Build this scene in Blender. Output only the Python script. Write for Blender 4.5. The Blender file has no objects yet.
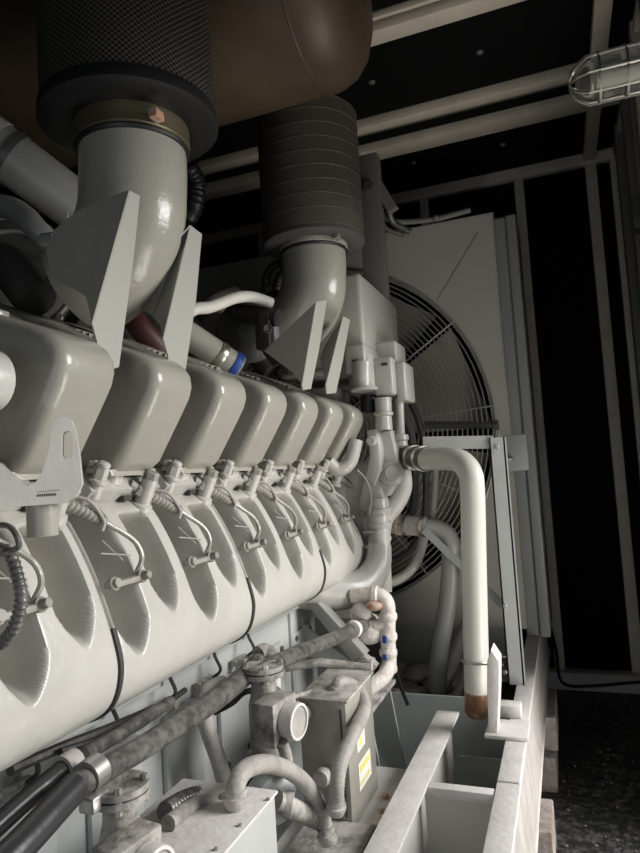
import bpy, bmesh, math, random
from mathutils import Vector, Matrix
PI = math.pi
random.seed(4)
scn = bpy.context.scene
C = bpy.context.collection

# ---------------------------------------------------------------- camera
YAW, PIT, ROL, FPX = .3575, .07125, -.0612, 642.0
CAM = Vector((0, 0, 1.36))
def _basis():
    cy, sy, cp, sp = math.cos(YAW), math.sin(YAW), math.cos(PIT), math.sin(PIT)
    f = Vector((-sy*cp, cy*cp, sp)); r = Vector((cy, sy, 0)); u = r.cross(f)
    c, s = math.cos(ROL), math.sin(ROL)
    return c*r+s*u, -s*r+c*u, f
RR, UU, FF = _basis()
cd = bpy.data.cameras.new('camera'); cam = bpy.data.objects.new('camera', cd); C.objects.link(cam)
cd.sensor_fit = 'HORIZONTAL'; cd.sensor_width = 36; cd.lens = FPX/640*36; cd.clip_start = .02
m = Matrix((RR, UU, -FF)).transposed().to_4x4(); m.translation = CAM
cam.matrix_world = m
scn.camera = cam
def at(px, py, X=None, Y=None, Z=None):
    d = RR*((px-320)/FPX) + UU*((426.5-py)/FPX) + FF
    if X is not None: t = (X-CAM.x)/d.x
    elif Y is not None: t = (Y-CAM.y)/d.y
    else: t = (Z-CAM.z)/d.z
    return CAM + d*t
def wid(px, p): return px*((Vector(p)-CAM).dot(FF))/FPX     # size of px pixels at point p

# ---------------------------------------------------------------- world, light, exposure
w = bpy.data.worlds.new('world'); scn.world = w; w.use_nodes = True
w.node_tree.nodes['Background'].inputs[0].default_value = (.80, .90, 1, 1)
w.node_tree.nodes['Background'].inputs[1].default_value = .25
def area(name, loc, to, sx, sy, e, col):
    l = bpy.data.lights.new(name, 'AREA'); l.shape = 'RECTANGLE'; l.size = sx; l.size_y = sy; l.energy = e; l.color = col
    o = bpy.data.objects.new(name, l); C.objects.link(o); o.location = loc
    o.rotation_euler = (Vector(to)-Vector(loc)).to_track_quat('-Z', 'Y').to_euler(); return o
area('daylight_side_door', (2.8, 2.3, 2.5), (-.6, 1.4, .95), 1.8, 2.0, 190, (1, .985, .955))
area('daylight_rear_door', (-.15, -1.75, .9), (-.3, 3, .2), 1.6, 1.5, 7, (.92, .97, 1))
area('ceiling_bounce_fill', (1.05, 1.7, .05), (-.3, 2.6, 3.0), 1.0, 1.8, 38, (1, .93, .84))  # added fill lamp to brighten the ceiling beams, standing in for bounced daylight
scn.view_settings.view_transform = 'Standard'; scn.view_settings.look = 'None'
scn.view_settings.gamma = 1; scn.view_settings.use_curve_mapping = False
scn.view_settings.exposure = 0.12

# ---------------------------------------------------------------- materials
def mat(name, col, rough=.5, metal=0, bump=0, bscale=60, col2=None, nscale=8, lo=.4, hi=.6, spec=.5, fine=None):
    m = bpy.data.materials.new(name); m.use_nodes = True; nt = m.node_tree; b = nt.nodes['Principled BSDF']
    b.inputs['Roughness'].default_value = rough; b.inputs['Metallic'].default_value = metal
    b.inputs['Specular IOR Level'].default_value = spec
    b.inputs['Base Color'].default_value = (*col, 1)
    tc = nt.nodes.new('ShaderNodeTexCoord')
    if col2:
        n = nt.nodes.new('ShaderNodeTexNoise'); n.inputs['Scale'].default_value = nscale; n.inputs['Detail'].default_value = 8
        n.inputs['Roughness'].default_value = .65
        r = nt.nodes.new('ShaderNodeValToRGB'); r.color_ramp.elements[0].position = lo; r.color_ramp.elements[1].position = hi
        r.color_ramp.elements[0].color = (*col, 1); r.color_ramp.elements[1].color = (*col2, 1)
        nt.links.new(tc.outputs['Object'], n.inputs['Vector']); nt.links.new(n.outputs[0], r.inputs[0])
        nt.links.new(r.outputs[0], b.inputs['Base Color'])
    if bump:
        n = nt.nodes.new('ShaderNodeTexNoise'); n.inputs['Scale'].default_value = bscale; n.inputs['Detail'].default_value = 3
        bp = nt.nodes.new('ShaderNodeBump'); bp.inputs['Strength'].default_value = bump; bp.inputs['Distance'].default_value = .01
        nt.links.new(tc.outputs['Object'], n.inputs['Vector']); nt.links.new(n.outputs[0], bp.inputs['Height'])
        nt.links.new(bp.outputs[0], b.inputs['Normal'])
    return m
M = {}
M['paint'] = mat('grey_engine_paint', (.32, .308, .268), .22, bump=.12, bscale=45, col2=(.35, .335, .29), nscale=5)
M['cast'] = mat('grey_cast_paint', (.46, .445, .41), .27, bump=.16, bscale=38, col2=(.50, .485, .45), nscale=7)
M['bracket'] = mat('pale_bracket_paint', (.37, .365, .33), .3, bump=.05, bscale=80)
M['block'] = mat('bluish_block_paint', (.42, .435, .425), .42, bump=.1, bscale=25, col2=(.47, .48, .465), nscale=4)
M['dusty'] = mat('dusty_grey_paint', (.22, .21, .19), .7, bump=.25, bscale=90, col2=(.52, .49, .46), nscale=16)
M['valve'] = mat('dirty_dark_valve_paint', (.12, .113, .10), .65, bump=.3, bscale=80, col2=(.42, .395, .365), nscale=15)
M['skidweb'] = mat('pinkish_grey_dirty_paint', (.36, .33, .315), .7, bump=.2, bscale=60, col2=(.46, .43, .41), nscale=12)
M['brass'] = mat('dull_brass_band', (.16, .14, .085), .4, .6)
M['mid'] = mat('dusty_mid_grey', (.22, .21, .185), .5, bump=.2, bscale=60, col2=(.33, .315, .28), nscale=18)
M['skid'] = mat('dusty_white_skid_paint', (.60, .57, .55), .7, bump=.2, bscale=60, col2=(.70, .67, .65), nscale=20, lo=.35, hi=.65)
M['skidside'] = mat('grey_tank_paint', (.48, .51, .51), .5, bump=.05, bscale=20, col2=(.54, .56, .55), nscale=3)
M['shroud'] = mat('warm_grey_sheet_metal', (.42, .415, .37), .42, col2=(.46, .45, .40), nscale=3)
M['side'] = mat('grey_side_channel_paint', (.30, .31, .30), .4)
M['pipe'] = mat('pale_grey_pipe_paint', (.58, .565, .52), .28, bump=.05, bscale=30)
M['pipedark'] = mat('dull_grey_pipe_paint', (.30, .30, .28), .4, bump=.05, bscale=30)
M['rustpipe'] = mat('pale_pipe_rusted', (.16, .075, .035), .75, col2=(.36, .29, .22), nscale=20, lo=.45, hi=.66)
M['lagging'] = mat('stained_white_tape', (.72, .68, .64), .7, bump=.5, bscale=60, col2=(.52, .37, .29), nscale=24, lo=.52, hi=.72)
M['white'] = mat('off_white_hose', (.62, .60, .54), .6, bump=.3, bscale=50)
M['rust'] = mat('brown_rusty_steel', (.045, .031, .021), .5, bump=.15, bscale=14, col2=(.12, .082, .052), nscale=3, lo=.3, hi=.75)
M['black'] = mat('black_rubber', (.012, .012, .013), .42)
M['blackcoat'] = mat('black_conduit', (.03, .03, .032), .33, bump=.1, bscale=40)
M['conduit'] = mat('dirty_grey_conduit', (.055, .053, .05), .3, bump=.12, bscale=60, col2=(.15, .142, .13), nscale=36)
M['greyhose'] = mat('grey_flexible_conduit', (.30, .29, .27), .6, bump=.25, bscale=70, col2=(.42, .39, .36), nscale=18)
M['dark'] = mat('dark_cast_iron', (.035, .033, .030), .45, bump=.2, bscale=40)
M['darkgrey'] = mat('dark_grey_paint', (.085, .085, .078), .4, bump=.1, bscale=40)
M['steel'] = mat('dull_steel', (.42, .41, .39), .35, .7)
M['chrome'] = mat('bright_clamp_steel', (.55, .52, .45), .28, .9)
M['wire'] = mat('grey_guard_wire', (.36, .355, .32), .45, .2)
M['blade'] = mat('grey_fan_blade', (.24, .225, .20), .6, col2=(.29, .26, .22), nscale=5)
M['core'] = mat('dark_radiator_core', (.012, .012, .011), .8)
M['panel'] = mat('black_acoustic_panel', (.006, .006, .0065), .8, bump=.4, bscale=220, spec=.15)
M['stud'] = mat('cream_wall_stud', (.76, .68, .57), .5, bump=.1, bscale=30, col2=(.66, .59, .49), nscale=6)
M['frame'] = mat('grey_wall_stud', (.19, .185, .165), .5, bump=.1, bscale=30)
M['floor'] = mat('dark_dirty_floor', (.022, .022, .023), .55, bump=.9, bscale=30, col2=(.20, .195, .185), nscale=34, lo=.47, hi=.76)
M['rubble'] = mat('pinkish_dust', (.36, .30, .29), .9, bump=1, bscale=30, col2=(.5, .43, .41), nscale=20)
M['wood'] = mat('weathered_timber', (.20, .165, .145), .85, bump=.5, bscale=50, col2=(.34, .30, .28), nscale=14)
M['blue'] = mat('blue_clamp_tape', (.02, .06, .30), .5)
M['red'] = mat('dark_red_hose', (.05, .012, .012), .5)
M['sticker'] = mat('white_sticker', (.78, .77, .72), .6)
M['yellow'] = mat('yellow_sticker', (.74, .68, .22), .6)
M['redprint'] = mat('red_print', (.6, .12, .07), .6)
M['inkgrey'] = mat('grey_print', (.25, .25, .24), .6)
M['copper'] = mat('orange_hose_fitting', (.42, .19, .10), .7, col2=(.6, .5, .42), nscale=30)
M['gasket'] = mat('seam_gasket', (.03, .028, .024), .6)
g = bpy.data.materials.new('lamp_glass'); g.use_nodes = True
gb = g.node_tree.nodes['Principled BSDF']; gb.inputs['Transmission Weight'].default_value = .92; gb.inputs['Roughness'].default_value = .08
gb.inputs['IOR'].default_value = 1.3; gb.inputs['Base Color'].default_value = (.8, .8, .76, 1); M['glass'] = g
def mesh_mat(name, a, bcol, nu, nv, bands=0):
    m = bpy.data.materials.new(name); m.use_nodes = True; nt = m.node_tree; b = nt.nodes['Principled BSDF']
    N = nt.nodes.new; L = nt.links.new
    tc = N('ShaderNodeTexCoord'); sx = N('ShaderNodeSeparateXYZ'); L(tc.outputs['Object'], sx.inputs[0])
    def mt(op, x, y=None):
        n = N('ShaderNodeMath'); n.operation = op
        for i, v in enumerate((x, y)):
            if v is None: continue
            if isinstance(v, (int, float)): n.inputs[i].default_value = v
            else: L(v, n.inputs[i])
        return n.outputs[0]
    ang = mt('ARCTAN2', sx.outputs[1], sx.outputs[0])
    u = mt('MULTIPLY', ang, nu); v = mt('MULTIPLY', sx.outputs[2], nv)
    s = mt('MULTIPLY', mt('SINE', mt('ADD', u, v)), mt('SINE', mt('SUBTRACT', u, v)))
    s = mt('ABSOLUTE', s)
    h = mt('GREATER_THAN', s, .22)
    mx = N('ShaderNodeMix'); mx.data_type = 'RGBA'; L(h, mx.inputs[0])
    mx.inputs[6].default_value = (*bcol, 1); mx.inputs[7].default_value = (*a, 1)
    L(mx.outputs[2], b.inputs['Base Color']); b.inputs['Roughness'].default_value = .55
    b.inputs['Metallic'].default_value = .25
    bp = N('ShaderNodeBump'); bp.inputs['Strength'].default_value = .6; bp.inputs['Distance'].default_value = .004; bp.invert = True
    L(h, bp.inputs['Height']); L(bp.outputs[0], b.inputs['Normal'])
    return m
M['mesh_near'] = mesh_mat('expanded_steel_mesh', (.010, .009, .008), (.115, .103, .088), 46, 260)
M['mesh_far'] = mesh_mat('fine_brown_steel_mesh', (.04, .035, .028), (.22, .19, .16), 60, 330)

# ---------------------------------------------------------------- mesh builder
def frame_from(d):
    d = Vector(d).normalized(); a = Vector((0, 0, 1)) if abs(d.z) < .9 else Vector((1, 0, 0))
    u = d.cross(a).normalized(); return u, d.cross(u).normalized(), d
def smooth_path(pts, n=6):
    pts = [Vector(p) for p in pts]
    if len(pts) < 3: return pts
    P = [pts[0]*2-pts[1]] + pts + [pts[-1]*2-pts[-2]]; out = []
    for i in range(1, len(P)-2):
        for k in range(n):
            t = k/n; a, b, c, d = P[i-1], P[i], P[i+1], P[i+2]
            out.append(.5*((2*b)+(c-a)*t+(2*a-5*b+4*c-d)*t*t+(3*b-a-3*c+d)*t**3))
    out.append(pts[-1]); return out
class B:
    def __init__(s): s.bm = bmesh.new()
    def box(s, lo, hi, bev=0, rot=None, seg=2):
        lo, hi = Vector(lo), Vector(hi); c = (lo+hi)/2; d = hi-lo
        g = bmesh.ops.create_cube(s.bm, size=1); vs = g['verts']
        for v in vs: v.co = Vector((v.co.x*d.x, v.co.y*d.y, v.co.z*d.z))
        if bev:
            es = list({e for v in vs for e in v.link_edges})
            r = bmesh.ops.bevel(s.bm, geom=es, offset=min(bev, min(abs(x) for x in d)*.45), segments=seg, affect='EDGES', profile=.5)
            vs = list({v for v in r['verts']} | {v for v in vs if v.is_valid})
        for v in vs:
            if rot is not None: v.co = rot @ v.co
            v.co += c
        return s
    def ring(s, c, u, v, r, n, ry=None):
        ry = r if ry is None else ry
        return [s.bm.verts.new(c+u*(math.cos(2*PI*k/n)*r)+v*(math.sin(2*PI*k/n)*ry)) for k in range(n)]
    def skin(s, a, b):
        n = len(a)
        for k in range(n):
            try: s.bm.faces.new((a[k], a[(k+1) % n], b[(k+1) % n], b[k]))
            except ValueError: pass
    def cap(s, a):
        try: s.bm.faces.new(a)
        except ValueError: pass
    def cyl(s, p0, p1, r, n=20, r1=None):
        p0, p1 = Vector(p0), Vector(p1); u, v, d = frame_from(p1-p0)
        a = s.ring(p0, u, v, r, n); b = s.ring(p1, u, v, r if r1 is None else r1, n)
        s.skin(a, b); s.cap(a[::-1]); s.cap(b); return s
    def lathe(s, o, d, prof, n=28, caps=True):        # prof: (distance along d, radius)
        o = Vector(o); u, v, d = frame_from(d); prev = None; first = None
        for h, r in prof:
            c = s.ring(o+d*h, u, v, max(r, .0005), n)
            if prev: s.skin(prev, c)
            else: first = c
            prev = c
        if caps: s.cap(first[::-1]); s.cap(prev)
        return s
    def tube(s, pts, r, n=12, sm=6, rib=0, ribn=1, closed=False):
        P = smooth_path(pts, sm) if sm else [Vector(p) for p in pts]
        if rib:                                             # corrugated hose: resample finely
            L = [0]
            for i in range(1, len(P)): L.append(L[-1]+(P[i]-P[i-1]).length)
            m = max(8, int(L[-1]/ribn*3)); Q = []; j = 0
            for k in range(m+1):
                t = L[-1]*k/m
                while j < len(P)-2 and L[j+1] < t: j += 1
                Q.append(P[j].lerp(P[j+1], (t-L[j])/max(1e-6, L[j+1]-L[j])))
            P = Q
        rr = r if isinstance(r, (list, tuple)) else None
        u = None; prev = None; first = None
        for i, p in enumerate(P):
            d = (P[(i+1) % len(P) if closed else min(i+1, len(P)-1)]-P[i-1 if (i or closed) else 0]).normalized()
            if u is None: u = frame_from(d)[0]
            u = (u-d*u.dot(d)).normalized(); v = d.cross(u)
            q = (rr[0]+(rr[1]-rr[0])*i/(len(P)-1)) if rr else r
            if rib: q *= 1+rib*(1 if i % 3 == 1 else -.5)
            c = s.ring(p, u, v, q, n)
            if prev: s.skin(prev, c)
            else: first = c
            prev = c
        if closed: s.skin(prev, first)
        else: s.cap(first[::-1]); s.cap(prev)
        return s
    def torus(s, c, d, R, r, n=32, k=8):
        u, v, _ = frame_from(d); c = Vector(c)
        return s.tube([c+u*math.cos(2*PI*i/n)*R+v*math.sin(2*PI*i/n)*R for i in range(n)], r, k, 0, closed=True)
    def hexb(s, p, d, r, h, shaft=0, rs=None):
        p = Vector(p); d = Vector(d).normalized()
        if shaft: s.cyl(p-d*shaft, p, rs or r*.7, 12)
        u, v, _ = frame_from(d)
        a = s.ring(p, u, v, r, 6); b = s.ring(p+d*h*.85, u, v, r, 6); c = s.ring(p+d*h, u, v, r*.85, 6)
        s.skin(a, b); s.skin(b, c); s.cap(a[::-1]); s.cap(c); return s
    def prism(s, poly, vec, bev=0, seg=2):                   # poly: 3D points, extruded by vec
        vec = Vector(vec); a = [s.bm.verts.new(Vector(p)) for p in poly]; b = [s.bm.verts.new(Vector(p)+vec) for p in poly]
        fs = [s.bm.faces.new(a[::-1]), s.bm.faces.new(b)]
        n = len(a)
        for k in range(n): fs.append(s.bm.faces.new((a[k], a[(k+1) % n], b[(k+1) % n], b[k])))
        if bev:
            bmesh.ops.recalc_face_normals(s.bm, faces=fs)
            es = list({e for f in fs[:2] for e in f.edges})
            bmesh.ops.bevel(s.bm, geom=es, offset=bev, segments=seg, affect='EDGES', profile=.5)
        return s
    def plate(s, outer, inners, vec):                        # flat plate with holes and thickness
        vec = Vector(vec); loops = [outer]+inners; fr = []; bk = []
        for off, store in ((Vector((0, 0, 0)), fr), (vec, bk)):
            es = []
            for lp in loops:
                vs = [s.bm.verts.new(Vector(p)+off) for p in lp]; store.append(vs)
                for k in range(len(vs)): es.append(s.bm.edges.new((vs[k], vs[(k+1) % len(vs)])))
            bmesh.ops.triangle_fill(s.bm, use_beauty=True, use_dissolve=False, edges=es)
        for a, b in zip(fr, bk): s.skin(a, b)
        return s
    def ball(s, c, r, sc=(1, 1, 1), n=16):
        g = bmesh.ops.create_uvsphere(s.bm, u_segments=n, v_segments=n//2+2, radius=r)
        for v in g['verts']: v.co = Vector((v.co.x*sc[0], v.co.y*sc[1], v.co.z*sc[2]))+Vector(c)
        return s
    def build(s, name, mt, parent=None, angle=35, kind=None, label=None, org=None):
        bmesh.ops.recalc_face_normals(s.bm, faces=s.bm.faces)
        me = bpy.data.meshes.new(name)
        if parent is not None: org = parent['_o'] if '_o' in parent else (0, 0, 0)
        elif org is None:
            xs = [v.co for v in s.bm.verts]
            org = (sum(v.x for v in xs)/len(xs), sum(v.y for v in xs)/len(xs), min(v.z for v in xs))
        org = Vector(org)
        for v in s.bm.verts: v.co -= org
        s.bm.to_mesh(me); s.bm.free()
        me.materials.append(mt if not isinstance(mt, str) else M[mt])
        for p in me.polygons: p.use_smooth = True
        me.set_sharp_from_angle(angle=math.radians(angle))
        o = bpy.data.objects.new(name, me); C.objects.link(o)
        if parent is not None: o.parent = parent
        else: o.location = org
        o['_o'] = tuple(org)
        if kind: o['kind'] = kind
        if label: o['label'] = label
        return o
def thing(name, label, cat, loc, group=None):
    o = bpy.data.objects.new(name, None); C.objects.link(o); o.location = loc; o['_o'] = tuple(Vector(loc))
    o.empty_display_size = .05
    o['label'] = label; o['category'] = cat
    if group: o['group'] = group
    return o
def tag(o, label, cat, group=None):
    o['label'] = label; o['category'] = cat
    if group: o['group'] = group
    return o
def dup(root, off, label):
    def cp(o, par):
        c = o.copy(); C.objects.link(c)
        if par: c.parent = par
        for ch in list(o.children): cp(ch, c)
        return c
    r = cp(root, None); r.location = Vector(root.location)+Vector(off); r['label'] = label
    return r
def st(b, name, mt): return b.build(name, mt, kind='structure')
ORD = ['nearest', 'second', 'third', 'fourth', 'fifth', 'sixth', 'seventh', 'farthest']

# ================================================================ the enclosure
XL, XR, YB, YF, ZC = -3.1, .47, -1.5, 4.2, 3.2
st(B().box((XL-.1, YB-.1, -.1), (XR+.1, YF+.1, 0)), 'floor', 'floor')
st(B().box((XL-.1, YB-.1, ZC), (XR+.1, YF+.1, ZC+.1)), 'ceiling', 'panel')
st(B().box((XL-.1, YF, 0), (XR+.1, YF+.1, ZC)), 'wall_far', 'panel')
st(B().box((XL-.1, YB, 0), (XL, YF, ZC)), 'wall_left', 'panel')
b = B(); b.box((XR, 2.55, 0), (XR+.1, YF, ZC)); b.box((XR, YB, 2.15), (XR+.1, 2.55, ZC)); b.box((XR, YB, 0), (XR+.1, -.45, 2.15)); st(b, 'wall_right', 'panel')
b = B(); b.box((XL, YB-.1, 0), (-1.05, YB, ZC)); b.box((-1.05, YB-.1, 2.4), (XR, YB, ZC)); st(b, 'wall_back', 'panel')
# ceiling beams (run across), strip and far wall studs
Zb = ZC-.05
def trim(lo, hi, n, mt='stud', bev=.004): st(B().box(lo, hi, bev), 'trim_%d' % n, mt)
trim((XL, 2.47, Zb), (XR, 2.56, ZC), 1)
trim((XL, 2.42, Zb+.02), (XR, 2.44, ZC), 2)
trim((XL, 3.16, Zb), (XR, 3.23, ZC), 3)
trim((XL, 3.245, Zb+.012), (XR, 3.27, ZC), 4, 'frame')
trim((XL, 3.42, Zb), (XR, 3.55, ZC), 5)
trim((.265, YB, Zb-.004), (.335, YF-.02, ZC), 6)
trim((XL, YF-.05, ZC-.07), (XR, YF, ZC), 7)
trim((-.146, YF-.04, .1), (-.09, YF, ZC-.07), 8)
trim((.272, YF-.04, .1), (.335, YF, ZC-.07), 9)
trim((XL, YF-.1, 0), (XR, YF, .1), 10, 'skid')
trim((XR-.06, YF-.05, .1), (XR-.0, YF, ZC-.07), 11)
trim((XR-.05, 3.45, 0), (XR, 3.53, ZC), 12, 'frame')
trim((XR-.05, 3.85, 0), (XR, 3.95, ZC), 13, 'frame')
trim((XR-.05, 2.95, 0), (XR, 3.03, ZC), 14)
trim((XR-.05, 2.62, 0), (XR, 2.7, ZC), 15, 'frame')
trim((XR-.04, 2.55, ZC-.06), (XR, YF, ZC), 16)
for i, x in enumerate((-.75, -1.35, -1.95, -2.55)): trim((x, YF-.04, .1), (x+.055, YF, ZC-.07), 17+i)
trim((XL, YF-.045, 2.86), (-.6, YF, 2.91), 21, 'frame')
# little panel fixings on the ceiling
for i, (px, py) in enumerate(((480, 53), (414, 163), (503, 145), (372, 83))):
    p = at(px, py, Z=ZC-.004)
    tag(B().lathe(p+Vector((0, 0, .004)), (0, 0, -1), [(0, .016), (.004, .015), (.008, .006), (.012, .005)], 14).build('panel_fixing', 'steel'),
        ['round steel fixing in the black ceiling panel between the two front beams', 'small steel fixing in the far black ceiling panel, left one',
         'small steel fixing in the far black ceiling panel, right one', 'round steel fixing on the ceiling beside the rusty silencer'][i], 'fixing')
# things on the right wall, top right
t = thing('junction_box', 'small grey junction box with conduit on the right wall, top right', 'junction box', (XR-.04, 3.2, 2.4))
p = Vector((XR-.055, 3.2, 2.44))
B().box(p-Vector((.03, .05, .075)), p+Vector((.05, .05, .075)), .006).build('box', 'darkgrey', t)
B().tube([p+Vector((.02, 0, .07)), p+Vector((.02, 0, .70))], .012, 10, 0).build('conduit', 'frame', t)
B().tube([p+Vector((.02, 0, -.07)), p+Vector((.02, 0, -1.9))], .012, 10, 0).build('conduit', 'frame', t)

# caged lamp
c0 = at(568, 74, Y=1.5); c0 = Vector((c0.x, 1.5, 2.185)); r = .052
t = thing('bulkhead_lamp', 'glass jar lamp in a wire cage at the top right, on the right wall', 'lamp', (XR, 1.5, 2.2))
B().lathe((c0.x+.012, 1.5, c0.z), (1, 0, 0), [(0, .003), (.006, .018), (.018, .032), (.035, .041), (.06, .044), (.28, .044)], 28).build('glass_jar', 'glass', t)
B().lathe((c0.x+.05, 1.5, c0.z), (1, 0, 0), [(0, .004), (.008, .016), (.03, .019), (.15, .019), (.17, .014)], 18).build('bulb', 'white', t)
b = B(); x1 = c0.x+.29
for a in range(4):
    an = a*PI/4+.2; pr = [(0, 0), (.004, .018), (.016, .036), (.036, .049), (.06, r), (.29, r)]
    for sgn in (1, -1):
        b.tube([(c0.x+h, 1.5+math.cos(an)*q*sgn, c0.z+math.sin(an)*q*sgn) for h, q in pr], .0028, 8, 3)
for x in (.06, .115, .17, .225, .28): b.torus((c0.x+x, 1.5, c0.z), (1, 0, 0), r, .0028, 28, 6)
b.build('wire_cage', 'chrome', t)
B().lathe((x1-.01, 1.5, c0.z), (1, 0, 0), [(0, .058), (.02, .062), (.07, .062), (.075, .04), (XR-x1+.01, .035)], 24).build('lamp_body', 'frame', t)

# ================================================================ radiator, shroud and fan
FX, FZ, FR = -1.214, 1.555, .905
Y0 = 3.3
t = thing('radiator', 'large grey radiator with round wire fan guard standing at the far end of the engine', 'radiator', (-1.2, 3.5, .5))
outer = [(-2.25, Y0, .56), (-.228, Y0, .545), (-.228, Y0, 2.62), (-2.25, Y0, 2.62)]
hole = [(FX+math.cos(2*PI*k/64)*FR, Y0, FZ+math.sin(2*PI*k/64)*FR) for k in range(64)]
b = B().plate(outer, [hole], (0, .012, 0))
b.box((-.236, Y0, .545), (-.228, Y0+.24, 2.62)); b.box((-2.25, Y0, .545), (-2.24, Y0+.24, 2.62)); b.box((-2.25, Y0, 2.612), (-.228, Y0+.24, 2.62)); b.box((-2.25, Y0, .545), (-.228, Y0+.24, .553))
b.build('fan_shroud', 'shroud', t)
b = B(); b.tube([at(478, 232, Y=Y0-.001), at(437, 300, Y=Y0-.001)], .0018, 6, 0); b.build('panel_seam', 'darkgrey', t)
B().box((-2.24, Y0+.26, .52), (-.24, Y0+.44, 2.55)).build('radiator_core', 'core', t)
b = B(); b.box((-2.36, Y0+.03, .5), (-2.25, Y0+.46, 2.6), .004); b.build('side_channel', 'side', t)
b = B(); b.box((-.236, Y0+.05, .50), (-.17, Y0+.10, 2.60), .004); b.box((-.17, Y0+.03, .5), (-.125, Y0+.46, 2.60), .004); b.box((-.236, Y0+.3, .5), (-.125, Y0+.46, 2.66), .004)
b.build('side_channel', 'side', t)
B().box((-2.3, Y0+.24, 2.6), (-.13, Y0+.48, 2.68), .006).build('top_tank', 'darkgrey', t)
B().box((-2.3, Y0+.04, .32), (-.30, Y0+.4, .54), .006).build('bottom_rail', 'shroud', t)
b = B()
k = 0; R_ = FR+.0
while R_ > .2:
    b.torus((FX, Y0-.03-.03*min(1, (FR-R_)/.25), FZ), (0, 1, 0), R_, .0032, 72, 4); R_ -= .0245
for a in range(12):
    an = a*PI/6+.09
    b.tube([(FX+math.cos(an)*q, Y0-.027-.03*min(1, (FR-q)/.25), FZ+math.sin(an)*q) for q in (FR+.015, FR-.25, .2)], .0042, 6, 0)
b.torus((FX, Y0-.012, FZ), (0, 1, 0), FR+.012, .007, 72, 6)
b.build('fan_guard', 'wire', t)
b = B(); b.lathe((FX, Y0+.02, FZ), (0, 1, 0), [(0, .20), (.02, .22), (.16, .22)], 32)
hub = b.build('fan_hub', 'blade', t)
for a in range(8):
    an = a*PI/4+.30; b = B(); rows = []
    for i in range(9):
        q = .2+(FR-.06-.2)*i/8; wv = .15+.40*i/8
        c_ = Vector((FX+math.cos(an)*q, Y0+.11, FZ+math.sin(an)*q)); tn = Vector((-math.sin(an), 0, math.cos(an)))
        rows.append([c_+tn*wv*(s_-.5)+Vector((0, -.09*(s_-.5)*1.4+.02*math.sin(s_*PI), 0)) for s_ in (0, .25, .5, .75, 1)])
    g0 = [[b.bm.verts.new(p) for p in rw] for rw in rows]; g1 = [[b.bm.verts.new(p+Vector((0, .006, 0))) for p in rw] for rw in rows]
    for i in range(8):
        for j in range(4):
            b.bm.faces.new((g0[i][j], g0[i][j+1], g0[i+1][j+1], g0[i+1][j])); b.bm.faces.new((g1[i][j], g1[i+1][j], g1[i+1][j+1], g1[i][j+1]))
    b.build('fan_blade', 'blade', hub)
# coolant lines on the radiator's top edge
b = B(); b.tube([at(372, 212, Y=3.1), at(385, 218, Y=3.1), at(400, 222, Y=3.2), at(435, 219, Y=3.25), at(470, 210, Y=3.3)], .014, 10)
b.ball(at(436, 218, Y=3.22), .018, n=10)
tag(b.build('coolant_line', 'frame'), 'thin grey line with a fitting along the top edge of the radiator', 'pipe')
b = B(); b.tube([at(370, 205, Y=3.0), at(366, 225, Y=3.0), at(368, 250, Y=3.0), at(373, 300, Y=3.0)], .027, 12)
tag(b.build('radiator_hose', 'black'), 'black hose hanging between the far grey column and the radiator', 'hose')
b = B(); b.tube([at(381, 190, Y=3.0), at(388, 207, Y=3.0), at(393, 222, Y=3.05), at(410, 232, Y=3.1)], .016, 10); b.tube([at(376, 196, Y=2.98), at(381, 215, Y=3.0), at(386, 228, Y=3.05), at(404, 235, Y=3.1)], .012, 10)
tag(b.build('cable_bundle', 'darkgrey'), 'dark cables bending over the top left corner of the fan panel', 'cable')

# support frame right of the fan
t = thing('channel_stand', 'grey bolted channel upright with a crossbar and diagonal brace on the outer skid beam', 'frame', (-.235, 2.65, .5))
def band(p, q, wz, y0, y1): # bar between p and q in the XZ plane
    d = (q-p).normalized(); n = Vector((-d.z, 0, d.x))*wz/2
    return [Vector((v.x, y0, v.z)) for v in (p+n, q+n, q-n, p-n)], (0, y1-y0, 0)
b = B(); b.box((-.268, 2.62, .50), (-.262, 2.70, 1.455)); b.box((-.268, 2.62, .50), (-.208, 2.627, 1.455)); b.box((-.214, 2.62, .5), (-.208, 2.70, 1.455)); b.build('upright', 'block', t)
b = B(); po, ve = band(at(423, 443, Y=2.63), at(492, 442, Y=2.63), .052, 2.63, 2.68); b.prism(po, ve); b.build('crossbar', 'block', t)
b = B(); po, ve = band(at(424, 530, Y=2.66), at(503, 606, Y=2.66), .03, 2.66, 2.67); b.prism(po, ve); b.build('brace', 'side', t)
b = B()
for y in (447, 606, 672): b.hexb(at(497, y, Y=2.62) if y < 500 else at(505, y, Y=2.62), (0, -1, 0), .009, .008)
b.build('bolt', 'steel', t)
b = B(); q = at(500, 436, Y=2.9); q2 = at(529, 470, Y=2.9); b.box((q.x, 2.9, q2.z), (q2.x, 2.912, q.z), .003); b.box((q.x, 2.7, q2.z), (q.x+.01, 2.91, q.z)); b.box((q.x-.03, 2.69, q.z-.11), (q.x+.05, 2.90, q.z-.10)); b.build('mounting_plate', 'side', t)
b = B(); b.tube([at(425, 425, Y=2.95), at(494, 425, Y=2.95)], .017, 10, 0); b.hexb(at(494, 425, Y=2.95), (1, 0, 0), .025, .02)
tag(b.build('tie_rod', 'darkgrey'), 'dark horizontal rod in front of the fan guard above the crossbar', 'rod')

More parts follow.
